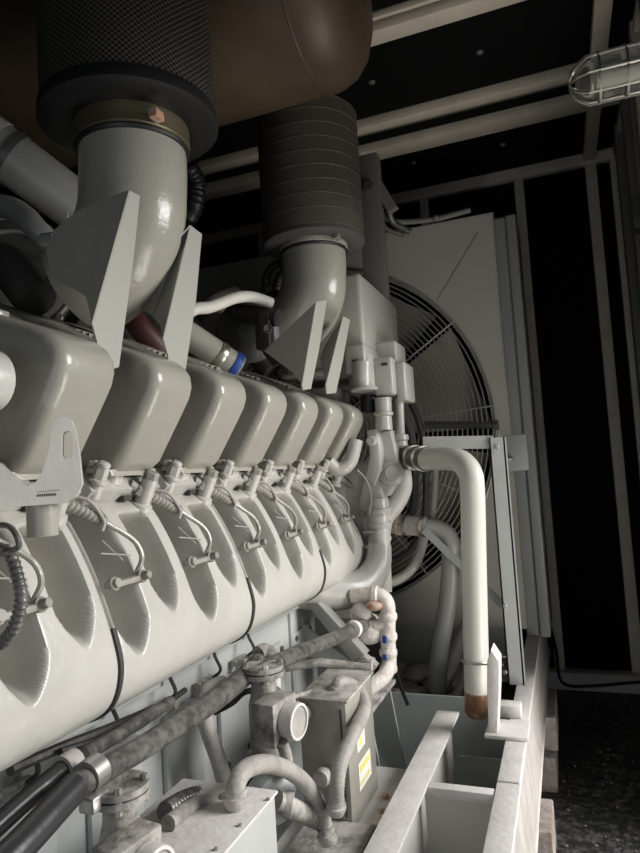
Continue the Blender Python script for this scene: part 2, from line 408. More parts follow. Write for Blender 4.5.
# ================================================================ skid
t = thing('skid_beam', 'dusty white outer skid beam along the dark floor at the lower right', 'beam', (-.2, 2.5, .28), 'skid beams')
b = B(); b.box((-.238, .9, .485), (-.176, 3.9, .50), .003); b.box((-.25, .9, .275), (-.155, 3.9, .29), .003)
b.build('flanges', 'skid', t)
b = B(); b.prism([(-.186, .9, .49), (-.177, .9, .49), (-.160, .9, .28), (-.172, .9, .28)], (0, 3.0, 0)); b.build('side_web', 'skidweb', t)
b = B(); b.box((-.236, 1.83, .5), (-.178, 2.06, .505), .002); b.build('pad_plate', 'skid', t)
t = thing('skid_beam', 'dusty white inner skid beam ending in front of the big pale pipe', 'beam', (-.46, 1.6, .28), 'skid beams')
pts = [(-.50, .8), (-.425, .8), (-.41, 2.31), (-.487, 2.31)]
b = B(); b.prism([(x, y, .488) for x, y in pts], (0, 0, .012), .003); b.box((-.46, .8, .2), (-.45, 2.29, .49)); b.build('top_flange', 'skid', t)
tag(B().box((-.425, 1.765, .47), (-.24, 1.80, .497), .003).build('cross_member', 'skid'), 'short white cross bar linking the inner and outer skid beams', 'beam')
b = B(); b.box((-.425, 1.775, .0), (-.25, 1.785, .47)); tag(b.build('end_plate', 'pipe'), 'pale upright plate under the short white cross bar', 'plate')
b = B(); b.box((-.45, 1.0, .0), (-.44, 2.3, .488)); tag(b.build('side_plate', 'pipe'), 'pale plate below the inner skid beam', 'plate')
b = B(); b.box((-.44, 2.42, .02), (-.25, 2.43, .30)); b.box((-1.3, 2.62, .02), (-.27, 2.63, .44)); tag(b.build('tank_wall', 'skidside'), 'blue-grey tank wall behind the inner skid beam', 'plate')
b = B(); b.box((-1.3, .6, .02), (-.25, 3.2, .05)); tag(b.build('skid_tray', 'skidside'), 'grey tray floor between the skid beams', 'tray')
b = B(); b.box((-.262, .9, .05), (-.25, 3.2, .29)); tag(b.build('skid_web', 'skidside'), 'grey web plate under the outer skid beam', 'plate')
# base plate with rusty bolts
t = thing('base_plate', 'dusty base plate with rusty bolts beside the inner skid beam', 'plate', (-.56, 1.7, .42))
B().box((-.76, 1.25, .415), (-.505, 2.0, .43), .003).build('plate', 'skid', t)
for px, py in ((381, 812), (385, 798), (374, 830), (398, 800), (372, 846)):
    p = at(px, py, Z=.43); p.x = min(p.x, -.52); B().hexb(p, (0, 0, 1), .011, .012).build('bolt', 'copper', t)
t = thing('support_stand', 'grey gusseted stand with a dusty top plate behind the panel box', 'bracket', (-.65, 2.0, .43))
q = at(396, 683, Y=2.3); zf = q.z
b = B(); b.prism([(-.74, 2.05, .43), (q.x+.02, 2.05, .20), (q.x-.03, 2.05, zf), (-.74, 2.05, zf)], (0, .012, 0)); b.build('rib', 'block', t)
b = B(); b.prism([(-.74, 2.26, .43), (q.x+.04, 2.26, .18), (q.x-.015, 2.26, zf), (-.74, 2.26, zf)], (0, .012, 0)); b.build('rib', 'block', t)
b = B().box((-.75, 1.98, zf), (q.x, 2.3, zf+.015), .003); b.build('plate', 'dusty', t)
# timber blocks outside
for i, (y0, y1, z0, z1, lab) in enumerate(((2.02, 2.22, .155, .283, 'weathered timber block under the outer skid beam, upper of the near pair'), (1.98, 2.2, 0, .15, 'weathered timber block on the floor, lower of the near pair'),
                                (2.9, 3.25, .145, .283, 'weathered timber block under the outer skid beam, upper of the far pair'), (2.85, 3.3, 0, .14, 'weathered timber block on the floor, lower of the far pair'))):
    tag(B().box((-.24, y0, z0), (-.118-.012*(i % 2), y1, z1), .006).build('timber_block', 'wood'), lab, 'block', 'timber blocks under the skid')
# pipe bracket bolted on the outer beam
t = thing('pipe_bracket', 'white bent plate bracket holding the big pale pipe to the outer beam', 'bracket', (-.22, 2.05, .5))
pz = [at(491, 650, Y=2.12), at(499, 662, Y=2.12), at(499, 690, Y=2.12), at(497, 738, Y=2.12), at(489, 734, Y=2.12), at(487, 690, Y=2.12), at(487, 662, Y=2.12)]
B().prism([Vector((v.x, 2.12, v.z)) for v in pz], (0, .09, 0), .002).build('upright_plate', 'skid', t)
B().box((-.30, 2.1, .50), (-.17, 2.24, .512), .003).build('foot_plate', 'skid', t)
B().box((-.27, 2.28, .50), (-.20, 2.34, .54), .004).build('spacer_block', 'skid', t)

# floor debris: crumbs scattered beside the skid
b = B()
for i in range(150):
    x = random.uniform(-.11, .44); y = random.uniform(1.9, 3.9); q = random.uniform(.002, .008)*(1.8 if random.random() < .06 else 1)
    b.ball((x, y, q*.4), q, (1, random.uniform(.6, 1.4), .5), 6)
o = b.build('floor_debris', 'frame', kind='stuff'); tag(o, 'pale crumbs of dirt scattered on the dark floor', 'debris')
b = B()
for i in range(60):
    x = random.uniform(-1.1, -.50); y = random.uniform(2.95, 3.28); q = random.uniform(.03, .07)
    b.ball((x, y, .30+random.uniform(-.02, .06)), q, (1, 1, .6), 8)
o = b.build('dust_heap', 'rubble', kind='stuff'); tag(o, 'pinkish heap of dust and lagging under the radiator', 'debris')
B_ = B(); B_.box((-1.3, 2.64, .05), (-.27, 3.35, .27)); tag(B_.build('skid_deck', 'dark'), 'dark deck of the skid under the radiator', 'deck')
b = B(); b.tube([at(545, 590, Y=3.7), at(547, 612, Y=3.8), at(556, 650, Y=4.0), at(562, 682, Z=.11), at(590, 686, Z=.12), at(640, 682, Z=.12), at(700, 680, Z=.12)], .009, 8)
tag(b.build('floor_cable', 'black'), 'black cable lying on the sill of the far wall', 'cable')

# ================================================================ pipes from the engine front
t = thing('coolant_pipe', 'large pale grey pipe bending down from the engine front, rusted at its foot', 'pipe', (-.36, 2.35, .45))
pa, pb, pc = at(424, 459, Y=2.55), at(448, 459, Y=2.45), at(461, 462, Y=2.40)
R1 = wid(12.3, at(472, 550, Y=2.35))
b = B(); b.tube([pa, pb, pc, at(470, 473, Y=2.36), at(472.5, 492, Y=2.35), at(474, 560, Y=2.35), at(476, 650, Y=2.35), at(477, 692, Y=2.35)], R1, 24, 8); b.build('pipe', 'pipe', t)
b = B(); p0 = at(477, 691, Y=2.35); p1 = at(477.5, 712, Y=2.35); b.lathe(p0, p1-p0, [(0, R1*1.003), ((p1-p0).length, R1*1.003), ((p1-p0).length+.014, R1*.8), ((p1-p0).length+.022, R1*.3)], 24); b.build('rusty_foot', 'rustpipe', t)
b = B(); c = at(475.5, 660, Y=2.35); b.torus(c, (0, 0, 1), R1+.003, .0048, 28, 6)
for dy in (-1, 1): b.tube([c+Vector((0, dy*(R1+.003), 0)), c+Vector((.10, dy*(R1+.003), .002))], .0035, 6, 0)
b.build('u_bolt', 'steel', t)
t = thing('hose_coupling', 'black hose coupling with steel clamps on the large pale pipe', 'coupling', at(412, 457, Y=2.62))
e0, e1 = at(400, 456, Y=2.68), at(427, 459, Y=2.54); dd = (e1-e0)
B().cyl(e0, e1, R1*1.12, 22).build('hose', 'darkgrey', t)
for f in (.12, .55, .85): b = B(); b.lathe(e0+dd*f-dd*.05, dd, [(0, R1*1.19), (dd.length*.10, R1*1.19)], 22); b.build('clamp', 'chrome', t)
t = thing('bypass_pipe', 'slimmer dull grey pipe bending down behind the large pale pipe', 'pipe', (-.5, 2.7, .5))
R2 = wid(9, at(440, 600, Y=2.75))
b = B(); b.tube([at(424, 527, Y=2.72), at(438, 529, Y=2.72), at(448, 536, Y=2.72), at(451, 552, Y=2.72), at(448, 600, Y=2.74), at(440, 650, Y=2.76), at(437, 690, Y=2.78)], R2, 18, 8); b.build('pipe', 'pipedark', t)
e0, e1 = at(390, 524, Y=2.75), at(427, 527, Y=2.72); dd = e1-e0
B().cyl(e0, e1, R2*1.1, 20).build('hose', 'greyhose', t)
for f in (.25, .45, .9): b = B(); b.lathe(e0+dd*(f-.03), dd, [(0, R2*1.2), (dd.length*.08, R2*1.2)], 20); b.build('clamp', 'copper' if f < .3 else 'chrome', t)
b = B(); b.tube([at(470, 618, Y=2.95), at(455, 655, Y=2.95), at(440, 695, Y=2.95)], .032, 14, 0); b.tube([at(470, 668, Y=2.9), at(452, 700, Y=2.9)], .018, 10, 0)
tag(b.build('drain_pipe', 'greyhose'), 'dusty slanting pipe between the two downpipes', 'pipe')
b = B(); b.tube([at(385, 584, Y=2.75), at(400, 578, Y=2.78), at(414, 566, Y=2.8), at(422, 545, Y=2.85), at(424, 530, Y=2.86)], wid(5, at(400, 575, Y=2.78)), 14)
tag(b.build('bent_pipe', 'pipe'), 'small pale pipe curving up in front of the lower fan guard', 'pipe')
b = B(); b.tube([at(392, 352, Y=2.95), at(405, 390, Y=2.95), at(420, 425, Y=2.95), at(426, 470, Y=2.95), at(424, 520, Y=2.95), at(412, 548, Y=2.95), at(395, 560, Y=2.95)], .016, 10); b.tube([at(390, 372, Y=2.9), at(402, 412, Y=2.9), at(412, 440, Y=2.9), at(414, 500, Y=2.9), at(404, 525, Y=2.9)], .020, 10)
tag(b.build('coolant_hose', 'darkgrey'), 'pair of dark hoses curving down in front of the fan guard', 'hose')
b = B(); b.tube([at(436, 462, Y=2.8), at(434, 500, Y=2.8), at(431, 520, Y=2.8)], .014, 10)
tag(b.build('vent_pipe', 'pipedark'), 'thin grey upright pipe behind the large pipe bend', 'pipe')

# ================================================================ engine core
t = thing('engine_block', 'long blue-grey crankcase of the engine below the ribbed casing', 'engine', (-1.5, 1.5, .3))
b = B(); b.prism([(-.95, .1, .30), (-.95, .1, .97), (-1.22, .1, 1.02), (-1.55, .1, 1.0), (-2.1, .1, 1.28), (-2.1, .1, .3)], (0, 2.42, 0)); b.build('crankcase', 'block', t)
for k in range(9):
    y = .55+.26*k; ic = B().box((-.952, y, .55), (-.935, y+.17, .80), .012).build('inspection_cover', 'block', t)
    for dy, z in ((.02, .57), (.15, .57), (.02, .78), (.15, .78)): b = B(); b.hexb((-.936, y+dy, z), (1, 0, 0), .009, .009); b.build('cover_bolt', 'darkgrey', ic)
b = B(); b.box((-1.0, .1, .88), (-.925, 2.5, .90), .004); b.build('ledge', 'block', t)
# bolts and clips under the casing
for k, (px, py) in enumerate(((14, 790), (98, 741), (158, 706), (205, 682), (240, 660))):
    p = at(px, py, X=-.93)
    t = thing('cable_clip', ['small clip bolts and wire under the nearest casing seam at the lower left', 'small clip bolts under the casing just right of the conduit clamp', 'pair of small clip bolts under the second casing section', 'small clip bolts under the casing, third from the left', 'small clip bolts beside the valve top under the casing'][k], 'clip', p, 'clips under the ribbed casing')
    b = B()
    b.cyl(p+Vector((0, -.02, 0)), p+Vector((.03, -.02, 0)), .012, 12); b.cyl(p+Vector((0, .025, -.002)), p+Vector((.035, .025, -.002)), .011, 12); b.cyl(p+Vector((.03, -.02, 0)), p+Vector((.033, -.02, 0)), .006, 8)
    b.box(p+Vector((-.01, -.035, -.008)), p+Vector((.006, .04, .008)), .002); b.build('bolt', 'paint', t)
    B().tube([p+Vector((.02, .01, .01)), p+Vector((.04, .015, .03)), p+Vector((.02, .02, .07)), p+Vector((.03, .02, .12))], .0045, 6).build('wire', 'dark', t)

# casing height field ---------------------------------------------------------
PROF = [(-1.02, 1.345), (-.93, 1.335), (-.885, 1.318), (-.855, 1.285), (-.815, 1.215), (-.785, 1.145), (-.765, 1.085), (-.757, 1.035), (-.770, .985), (-.80, .955), (-.85, .937), (-.92, .935), (-1.0, .96)]
PR = [Vector((x, 0, z)) for x, z in PROF]
PS = smooth_path(PR, 13)
NP = len(PS)
PN = []
for i in range(NP):
    d = (PS[min(i+1, NP-1)]-PS[max(i-1, 0)]).normalized(); PN.append(Vector((d.z, 0, -d.x)))   # inward normal
def sstep(a, b, x):
    t = min(1, max(0, (x-a)/(b-a))); return t*t*(3-2*t)
def pocket(y, z, yc, hw, ztop, zbot, depth, x):
    dy = abs(y-yc)
    # rounded lower end: the half width shrinks towards zbot
    f = sstep(zbot-.012, zbot+.07, z)
    h = hw*(f**.5 if f > 0 else 0)
    if h <= 0: return 0
    s = 1-sstep(h*.60, h*1.10, dy)
    return depth*s*sstep(zbot-.01, zbot+.055, z)*(1-sstep(ztop-.015, ztop+.012, z))
def depth(y, p):
    z = p.z
    if p.x < -.9 or z < 1.0: return 0
    k = math.floor((y-.815)/.26); yA = .815+.065+.26*k
    d = pocket(y, z, yA, .042, 1.292, 1.10, .105, p.x)
    yB = yA+.13
    for q in (yB, yB-.26):
        d = max(d, pocket(y, z, q, .046, 1.34, 1.05, .105, p.x))
        d = max(d, pocket(y, z, q, .044, 1.36, 1.17, .24, p.x))
    return d
def casing(y0, y1, label, cap_end=False):
    t = thing('ribbed_casing', label, 'casing', (-.9, (y0+y1)/2, .93), 'ribbed casing sections along the engine side')
    b = B(); ny = int((y1-y0)/.0035); rows = []
    for j in range(ny+1):
        y = y0+(y1-y0)*j/ny
        e = min(y-y0, y1-y); er = .006*(1-min(1, e/.012))**2
        row = []
        for i in range(NP):
            d = depth(y, PS[i]); e2 = er
            if cap_end and y > y1-.10: e2 += .10*(1-math.sqrt(max(0, 1-((y-(y1-.10))/.10)**2)))
            row.append(b.bm.verts.new(PS[i]+PN[i]*e2+Vector((-d, y, -d*.18))))
        rows.append(row)
    for j in range(ny):
        for i in range(NP-1): b.bm.faces.new((rows[j][i], rows[j][i+1], rows[j+1][i+1], rows[j+1][i]))
    for row in (rows[0][::-1], rows[-1]): b.cap(row)
    b.build('shell', 'cast', t, 60)
    if not cap_end:
        b = B(); q = [PS[i]+PN[i]*.003+Vector((0, y1+.003, 0)) for i in range(int(NP*.47), NP)]
        b.tube(q, .0065, 8, 0); b.build('gasket_seam', 'gasket', t)
    return t
ends = [.435, .955, 1.475, 1.995, 2.53]
LC = ['first section of pale ribbed casing, at the left edge below the lifting bracket', 'second section of pale ribbed casing, between the two nearest dark seams', 'third section of pale ribbed casing from the left', 'last section of pale ribbed casing, ending at the front gear case']
casing(-.085, .429, 'nearest ribbed casing section, almost out of view at the left')
for k in range(4): casing(ends[k]+.002, ends[k+1]-.004, LC[k], k == 3)

# cylinder heads --------------------------------------------------------------
HL = ['%s cylinder head under the row of boxy covers' % o for o in ORD]
def make_head():
    t = thing('cylinder_head', HL[0], 'cylinder head', (-1.0, .68, 1.33), 'cylinder heads')
    y = .83-.26
    b = B(); b.prism([(-.90, y-.06, 1.325), (-.872, y-.06, 1.35), (-.90, y-.06, 1.385), (-1.0, y-.06, 1.41), (-1.3, y-.06, 1.55), (-1.5, y-.06, 1.2), (-1.0, y-.06, 1.28)], (0, .235, 0), .006)
    b.build('head_casting', 'cast', t)
    b = B(); b.box((-.905, y+.045, 1.325), (-.878, y+.072, 1.336)); b.build('recess_shade', 'dark', t)  # solid dark block, painting in the shade of a square hole
    b = B(); b.box((-.96, y-.03, 1.35), (-.885, y+.13, 1.378), .01); b.lathe((-.90, y+.03, 1.37), (.42, 0, .9), [(0, .026), (.02, .024), (.028, .015)], 18); b.build('oil_rail', 'cast', t)
    dv = Vector((.42, 0, .9)).normalized()
    bp = Vector((-.850, y+.104, 1.372))
    b = B(); b.cyl(bp-dv*.065, bp-dv*.004, .0175, 18); b.lathe(bp-dv*.075, dv, [(0, .025), (.012, .024), (.016, .018)], 18); b.build('stud_boss', 'cast', t)
    b = B(); b.hexb(bp-dv*.005, dv, .0165, .018); b.build('stud_nut', 'mid', t)
    b = B(); q = Vector((-.872, y+.222, 1.375)); b.lathe(q-dv*.04, dv, [(0, .014), (.03, .014), (.032, .019), (.038, .019), (.040, .013)], 16); b.hexb(q+dv*.0, dv, .0145, .026); b.lathe(q+dv*.026, dv, [(0, .014), (.006, .014), (.01, .009)], 14)
    b.build('clamp_bolt', 'cast', t)
    b = B(); b.box((-.90, y-.045, 1.385), (-.875, y-.02, 1.40), .004); b.hexb((-.888, y-.035, 1.40), (0, 0, 1), .012, .012); b.build('small_bolt', 'paint', t)
    return t
h0 = make_head()
for k in range(1, 8): dup(h0, (0, .26*k, 0), HL[k])

# rocker covers ----------------------------------------------------------------
CP = [(-.862, 1.385), (-.835, 1.405), (-.766, 1.513), (-.751, 1.538), (-.7435, 1.562), (-.7455, 1.586), (-.757, 1.605), (-.778, 1.621), (-.81, 1.635), (-.93, 1.680), (-1.02, 1.728), (-1.20, 1.80), (-1.42, 1.86), (-1.50, 1.70), (-1.36, 1.50), (-1.10, 1.40)]
VL = ['boxy grey valve cover at the left edge behind the lifting bracket, largest in view', 'second boxy grey valve cover from the camera, behind a pale tapered bracket', 'third boxy grey valve cover from the camera', 'fourth boxy grey valve cover from the camera',
      'fifth boxy grey valve cover from the camera', 'sixth boxy grey valve cover from the camera, below the far filter', 'seventh and last boxy grey valve cover beside the front gear case']
def make_cover():
    n = 0; y0 = .815; t = thing('valve_cover', VL[0], 'valve cover', (-1.0, .89, 1.39), 'valve covers')
    b = B(); poly = [Vector((x, y0, z)) for x, z in CP]
    vec = Vector((0, .15, 0)); a = [b.bm.verts.new(p) for p in poly]; c = [b.bm.verts.new(p+vec) for p in poly]
    n = len(a); fs = [b.bm.faces.new(a[::-1]), b.bm.faces.new(c)]
    for k in range(n): fs.append(b.bm.faces.new((a[k], a[(k+1) % n], c[(k+1) % n], c[k])))
    bmesh.ops.recalc_face_normals(b.bm, faces=fs)
    bmesh.ops.bevel(b.bm, geom=list({e for f in fs[:2] for e in f.edges}), offset=.026, segments=5, affect='EDGES', profile=.5)
    b.build('cover', 'paint', t, 50)
    b = B(); b.prism([(-.856, y0-.004, 1.378), (-.860, y0-.004, 1.392), (-1.05, y0-.004, 1.402), (-1.05, y0-.004, 1.385)], (0, .158, 0), .005); b.build('cover_flange', 'paint', t)
    B().ball((-.865, y0+.004, 1.575), .010, (1, .6, 1), 10).build('plug', 'paint', t)
    b = B()
    for k in range(6): x = -.93-.018*k; b.box((x-.006, y0+.05, 1.682-.4*(x+.93)-.004), (x+.004, y0+.075, 1.688-.4*(x+.93)), .001)
    b.build('cast_lettering', 'paint', t)
    return t
v0 = make_cover()
for k in range(1, 7): dup(v0, (0, .26*k, 0), VL[k])
t = thing('valve_cover', 'nearest valve cover, only its round edge showing at the left margin', 'valve cover', (-.75, .62, 1.45))
c = at(-42, 377, Y=.7); B().lathe(c, (0, -1, 0), [(-.06, .05), (-.02, .052), (0, .048), (.006, .03)], 28).build('round_cap', 'cast', t)

# ignition cables ---------------------------------------------------------------
IL = ['corrugated sensor cable and clamp in the %s gap of the ribbed casing' % o for o in ORD]
def make_cable():
    yc = .75; t = thing('sensor_cable', IL[0], 'cable', (-.85, yc, 1.2), 'sensor cables in the casing gaps')
    s = Vector((-.872, yc-.085, 1.345)); e = Vector((-.795, yc+.045, 1.185))
    m1 = Vector((-.832, yc+.005, 1.290)); m2 = Vector((-.800, yc+.048, 1.25)); m3 = Vector((-.787, yc+.055, 1.215))
    B().tube([s, s.lerp(m1, .55), m1], .0118, 12, 8, rib=.13, ribn=.010).build('corrugated_sleeve', 'mid', t)
    B().tube([m1, m2, m3, e], .0052, 8).build('lead', 'paint', t)
    b = B(); b.hexb(s-(m1-s).normalized()*.012, (m1-s), .0165, .016); b.cyl(s-(m1-s).normalized()*.03, s, .012, 14); b.build('gland_nut', 'mid', t)
    b = B(); b.tube([s+Vector((.01, .03, .0)), s+Vector((.035, .055, -.012)), s+Vector((.05, .075, -.05)), s+Vector((.05, .07, -.07))], .0035, 8); b.build('thin_wire', 'greyhose', t)
    b = B(); b.tube([(-.815, yc-.03, 1.235), (-.800, yc+.04, 1.222)], .0016, 6, 0); b.tube([(-.835, yc+.0, 1.255), (-.800, yc+.015, 1.215)], .0016, 6, 0); b.build('wire_clip', 'greyhose', t)
    b = B(); z = 1.178; b.box((-.80, yc-.045, z-.006), (-.778, yc+.045, z+.006), .004)
    for dy in (-.035, .048): b.lathe((-.792, yc+dy, z), (1, 0, .25), [(0, .011), (.012, .013), (.014, .009), (.02, .009)], 12)
    b.hexb((-.775, yc+.048, z+.004), (1, 0, .25), .009, .01); b.build('clamp', 'mid', t)
    return t
i0 = make_cable()
for k in range(1, 8): dup(i0, (0, .26*k, 0), IL[k])
# grey corrugated loop at the left edge
b = B(); b.tube([at(-10, 548, Y=.66), at(8, 552, Y=.66), at(17, 575, Y=.66), at(21, 600, Y=.66), at(14, 628, Y=.66), at(0, 645, Y=.66)], .0085, 12, 8, rib=.12, ribn=.008)
b.tube([at(-10, 525, Y=.66), at(10, 527, Y=.66), at(19, 545, Y=.66), at(8, 552, Y=.66)], .004, 8)
tag(b.build('sensor_cable', 'conduit'), 'dusty corrugated cable loop at the left margin', 'cable')

# lifting bracket
t = thing('lifting_bracket', 'thick grey lifting bracket with an upright slotted eye, lower left', 'bracket', at(40, 500, Y=.8))
ol = [(-30, 512), (0, 508), (66, 503), (76, 497), (82, 484), (79, 455), (75, 430), (71, 420), (64, 416), (57, 418), (52, 427), (49, 450), (42, 472), (36, 482), (28, 486), (18, 480), (0, 464), (-30, 452)]
il = []
for k in range(20):
    an = 2*PI*k/20; cx, cy = 67.3, 445; x = cx+5.5*math.cos(an); y = cy+5.5*math.sin(an)+(8.5 if math.sin(an) > 0 else -8.5); il.append((x, y))
def lb(x, y, o=0):
    # the plate stands turned towards the aisle: its plane passes through two upright lines
    d = at(x, y, Y=1)-CAM; a = Vector((-.87, .66, 0)); n = Vector((.78, -.62, 0)).normalized()
    tt = (a-CAM).dot(n)/d.dot(n); return CAM+d*tt-n*o
b = B(); b.plate([lb(x, y) for x, y in ol], [[lb(x, y) for x, y in il]], (-.010, .0155, 0)); b.build('plate', 'cast', t, 30)
b = B(); q = lb(45, 505, .035); b.cyl(q-Vector((0, 0, .05)), q+Vector((0, 0, .012)), .024, 20); b.build('foot', 'paint', t)
for px, py in ((8, 446), (28, 458)): b = B(); b.hexb(at(px, py, Y=.90), (.3, -.5, .8), .024, .02, .03); b.build('bolt', 'darkgrey', t)
b = B()
for k in range(9): p = lb(38+k*2.2, 495.5-k*.15, -.0002); b.box(p-Vector((.0008, .0006, .002)), p+Vector((.0010, .0004, .002)))
b.tube([lb(37, 492), lb(60, 490)], .0005, 4, 0)
b.build('stamped_mark', 'darkgrey', t)

# ================================================================ intake side: filters, elbows, brackets
def filt(cx, cy, zb, zt, R_, mt, lab, bands, rimw, rh=1):
    t = thing('air_filter', lab, 'air filter', (cx, cy, zb), 'air filters')
    B().lathe((cx, cy, zb+.05*rh), (0, 0, 1), [(0, R_*.97), (.004, R_), (zt-zb-.06, R_), (zt-zb-.05, R_*.96)], 56).build('mesh_cylinder', mt, t)
    B().lathe((cx, cy, zb), (0, 0, 1), [(0, R_*.60), (-.004, R_*.72), (.0, R_*.97), (.012*rh, R_*rimw), (.045*rh, R_*rimw), (.065*rh, R_*rimw*.985), (.07*rh, R_*.98)], 56).build('rubber_end_cap', 'black' if bands == 0 else 'darkgrey', t)
    for k in range(bands):
        z = zb+.08+(zt-zb-.12)*k/max(1, bands-1); b = B(); b.torus((cx, cy, z), (0, 0, 1), R_*.999, .0022, 48, 5); b.build('mesh_band', mt, t)
    return t
f1c = at(125, 100, Y=1.19); f2c = (-.808, 2.22)
f1x = -.884
filt(-.862, 1.19, 2.165, 2.95, .192, M['mesh_near'], 'nearer black mesh air filter hanging over the engine, top left', 0, 1.035, .55)
filt(f2c[0], 2.22, 2.205, 2.735, .190, M['mesh_far'], 'farther brown mesh air filter standing on a grey elbow', 9, 1.0, .35)
def elbow(cx, cy, zt, r, lab, drop, reach):
    t = thing('intake_elbow', lab, 'elbow pipe', (cx, cy, zt), 'intake elbows')
    pts = [(cx, cy, zt), (cx, cy, zt-.05), (cx-.004, cy, zt-.10)]
    for k in range(1, 9):
        an = k/8*1.25; pts.append((cx-.004-reach*(1-math.cos(an)), cy, zt-.10-reach*math.sin(an)))
    l = Vector(pts[-1]); d = (l-Vector(pts[-2])).normalized(); pts.append(l+d*drop)
    B().tube(pts, r, 32, 2).build('elbow', 'paint', t, 60)
    b = B(); h_ = .075 if r < .12 else .035; b.lathe((cx, cy, zt+.005), (0, 0, -1), [(-h_, r*1.02), (-h_+.005, r*1.07), (0, r*1.08), (.006, r*1.02)], 36); b.build('neck_band', 'brass' if r < .12 else 'paint', t)
    b = B(); b.torus((cx, cy, zt-.004), (0, 0, 1), r*1.03, .006, 36, 6); cl = b.build('clamp', 'black', t)
    b = B(); b.box((cx+r*.95, cy-.10, zt+.0), (cx+r*1.12, cy-.07, zt+.02), .003); b.build('clamp_screw', 'copper' if r < .12 else 'steel', cl)
    return t
elbow(-.858, 1.19, 2.115, .119, 'nearer grey intake elbow under the black mesh filter', .01, .20)
elbow(-.812, 2.22, 2.185, .120, 'farther grey intake elbow under the brown mesh filter', .02, .18)

def blade(ps, X, yb, lab, back, dark=None):
    # tapered flange facing the aisle, with a plate folded back from its near edge
    t = thing('filter_bracket', lab, 'bracket', ps[2], 'tapered filter brackets')
    b = B(); n = Vector((-.004, 0, 0)); b.prism(ps, n, 0); b.build('front_flange', 'bracket', t)
    b = B(); b.prism(back, (0, .005, 0)); b.build('web_plate', 'paint', t)
    return t
def blk(pix, X, lab, backpix, Xb):
    ya, yb = min(q[1] for q in pix), max(q[1] for q in pix)      # the blade leans: its foot stands further in
    ps = [at(x, y, X=X+(Xb-X)*(y-ya)/(yb-ya)) for x, y in pix]
    y0 = (ps[0].y+ps[-1].y)/2
    # near edge (first and last): web plate leaves it and runs back to -X
    a, z = ps[0], ps[-1]
    bk = [a, z]+[Vector((at(x, y, Y=(a.y+z.y)/2).x, (a.y+z.y)/2, at(x, y, Y=(a.y+z.y)/2).z)) for x, y in backpix]
    return blade(ps, X, y0, lab, bk)
blk([(129, 190), (140, 196), (134, 255), (119, 367), (104, 372), (98, 345), (92, 322)], -.765, 'pale tapered bracket blade in front of the nearer intake elbow', [(90, 308), (86, 297), (76, 290), (62, 284), (50, 270), (46, 250), (54, 230), (76, 212), (105, 198)], -.81)
blk([(190, 225), (202, 234), (196, 300), (185, 374), (170, 376), (168, 355), (163, 338)], -.765, 'second pale tapered bracket blade, right of the nearer intake elbow', [(160, 325), (152, 316), (140, 308), (133, 296), (136, 282), (150, 275), (162, 266), (172, 252), (180, 236)], -.81)
blk([(316, 302), (327, 300), (319, 350), (311, 389), (303, 390), (302, 384)], -.680, 'third pale tapered bracket blade, in front of the farther elbow', [(292, 372), (276, 360), (264, 351)], -.748)
blk([(343, 316), (350, 320), (343, 360), (336, 393), (327, 394), (326, 384)], -.680, 'fourth pale tapered bracket blade, right of the farther elbow', [(323, 372), (320, 358), (325, 345)], -.748)
# gusset under the elbow
b = B(); b.prism([at(131, 265, Y=1.25), at(149, 260, Y=1.25), at(158, 274, Y=1.25), at(133, 280, Y=1.25)], (0, .03, 0)); b.hexb(at(138, 276, Y=1.24), (0, -1, 0), .01, .008)
tag(b.build('elbow_lug', 'paint'), 'small grey lug with a bolt at the foot of the nearer elbow', 'bracket')

# rusty silencer drum across the top
t = thing('exhaust_silencer', 'big rusty brown silencer drum hanging across the top', 'silencer', (-1.3, 1.74, 2.45))
SZ, SY, SR = 2.81, 1.74, .29
b = B(); b.lathe((-.49, SY, SZ), (-1, 0, 0), [(-.055, .01), (-.05, .10), (-.038, .18), (-.012, .235), (.025, .27), (.07, SR-.003), (.09, SR), (2.3, SR), (2.35, .27)], 64); b.build('drum', 'rust', t, 40)
b = B(); b.torus((-.60, SY, SZ), (1, 0, 0), SR-.001, .003, 64, 6); b.build('weld_seam', 'rust', t)
for x in (-1.0, -2.2): b = B(); b.box((x, SY-.02, SZ+SR-.01), (x+.05, SY+.02, ZC)); b.build('hanger', 'dark', t)

# left: charge air pipe, turbo housing, dark stuff
t = thing('charge_air_pipe', 'dull grey charge air pipe with a clamp at the left edge', 'pipe', at(30, 180, Y=1.35))
p0, p1 = at(-60, 105, Y=1.2), at(110, 232, Y=1.5)
rr = wid(27, at(20, 160, Y=1.3))
B().tube([p0, p1], rr, 24, 0).build('pipe', 'pipedark', t)
q = p0.lerp(p1, .37); d = (p1-p0).normalized(); B().lathe(q, d, [(0, rr*1.05), (.012, rr*1.07), (.024, rr*1.05)], 24).build('clamp', 'darkgrey', t)
B().lathe(p0.lerp(p1, .20), d, [(0, rr*1.04), (.06, rr*1.04)], 24).build('pale_sleeve', 'pipe', t)
b = B(); q = at(2, 128, Y=1.22)
t = thing('turbocharger', 'dark turbocharger housing behind the first valve cover at the left', 'turbocharger', at(20, 290, Y=1.25))
c = at(15, 280, Y=1.32)
B().lathe(c, (.55, -1, .15), [(-.20, .10), (-.12, .16), (-.04, .185), (.02, .175), (.05, .14), (.055, .09)], 40).build('volute', 'darkgrey', t)
for k, R_ in enumerate((.168, .14, .115)): b = B(); b.torus(c+Vector((.55, -1, .15)).normalized()*(.03+.012*k), (.55, -1, .15), R_, .006, 44, 6); b.build('rim', 'pipedark', t)
b = B()
for a in range(8):
    u, v, d = frame_from((.55, -1, .15)); an = a*PI/4; b.hexb(c+d*.03+u*math.cos(an)*.178+v*math.sin(an)*.178, d, .01, .012)
b.build('flange_bolt', 'steel', t)
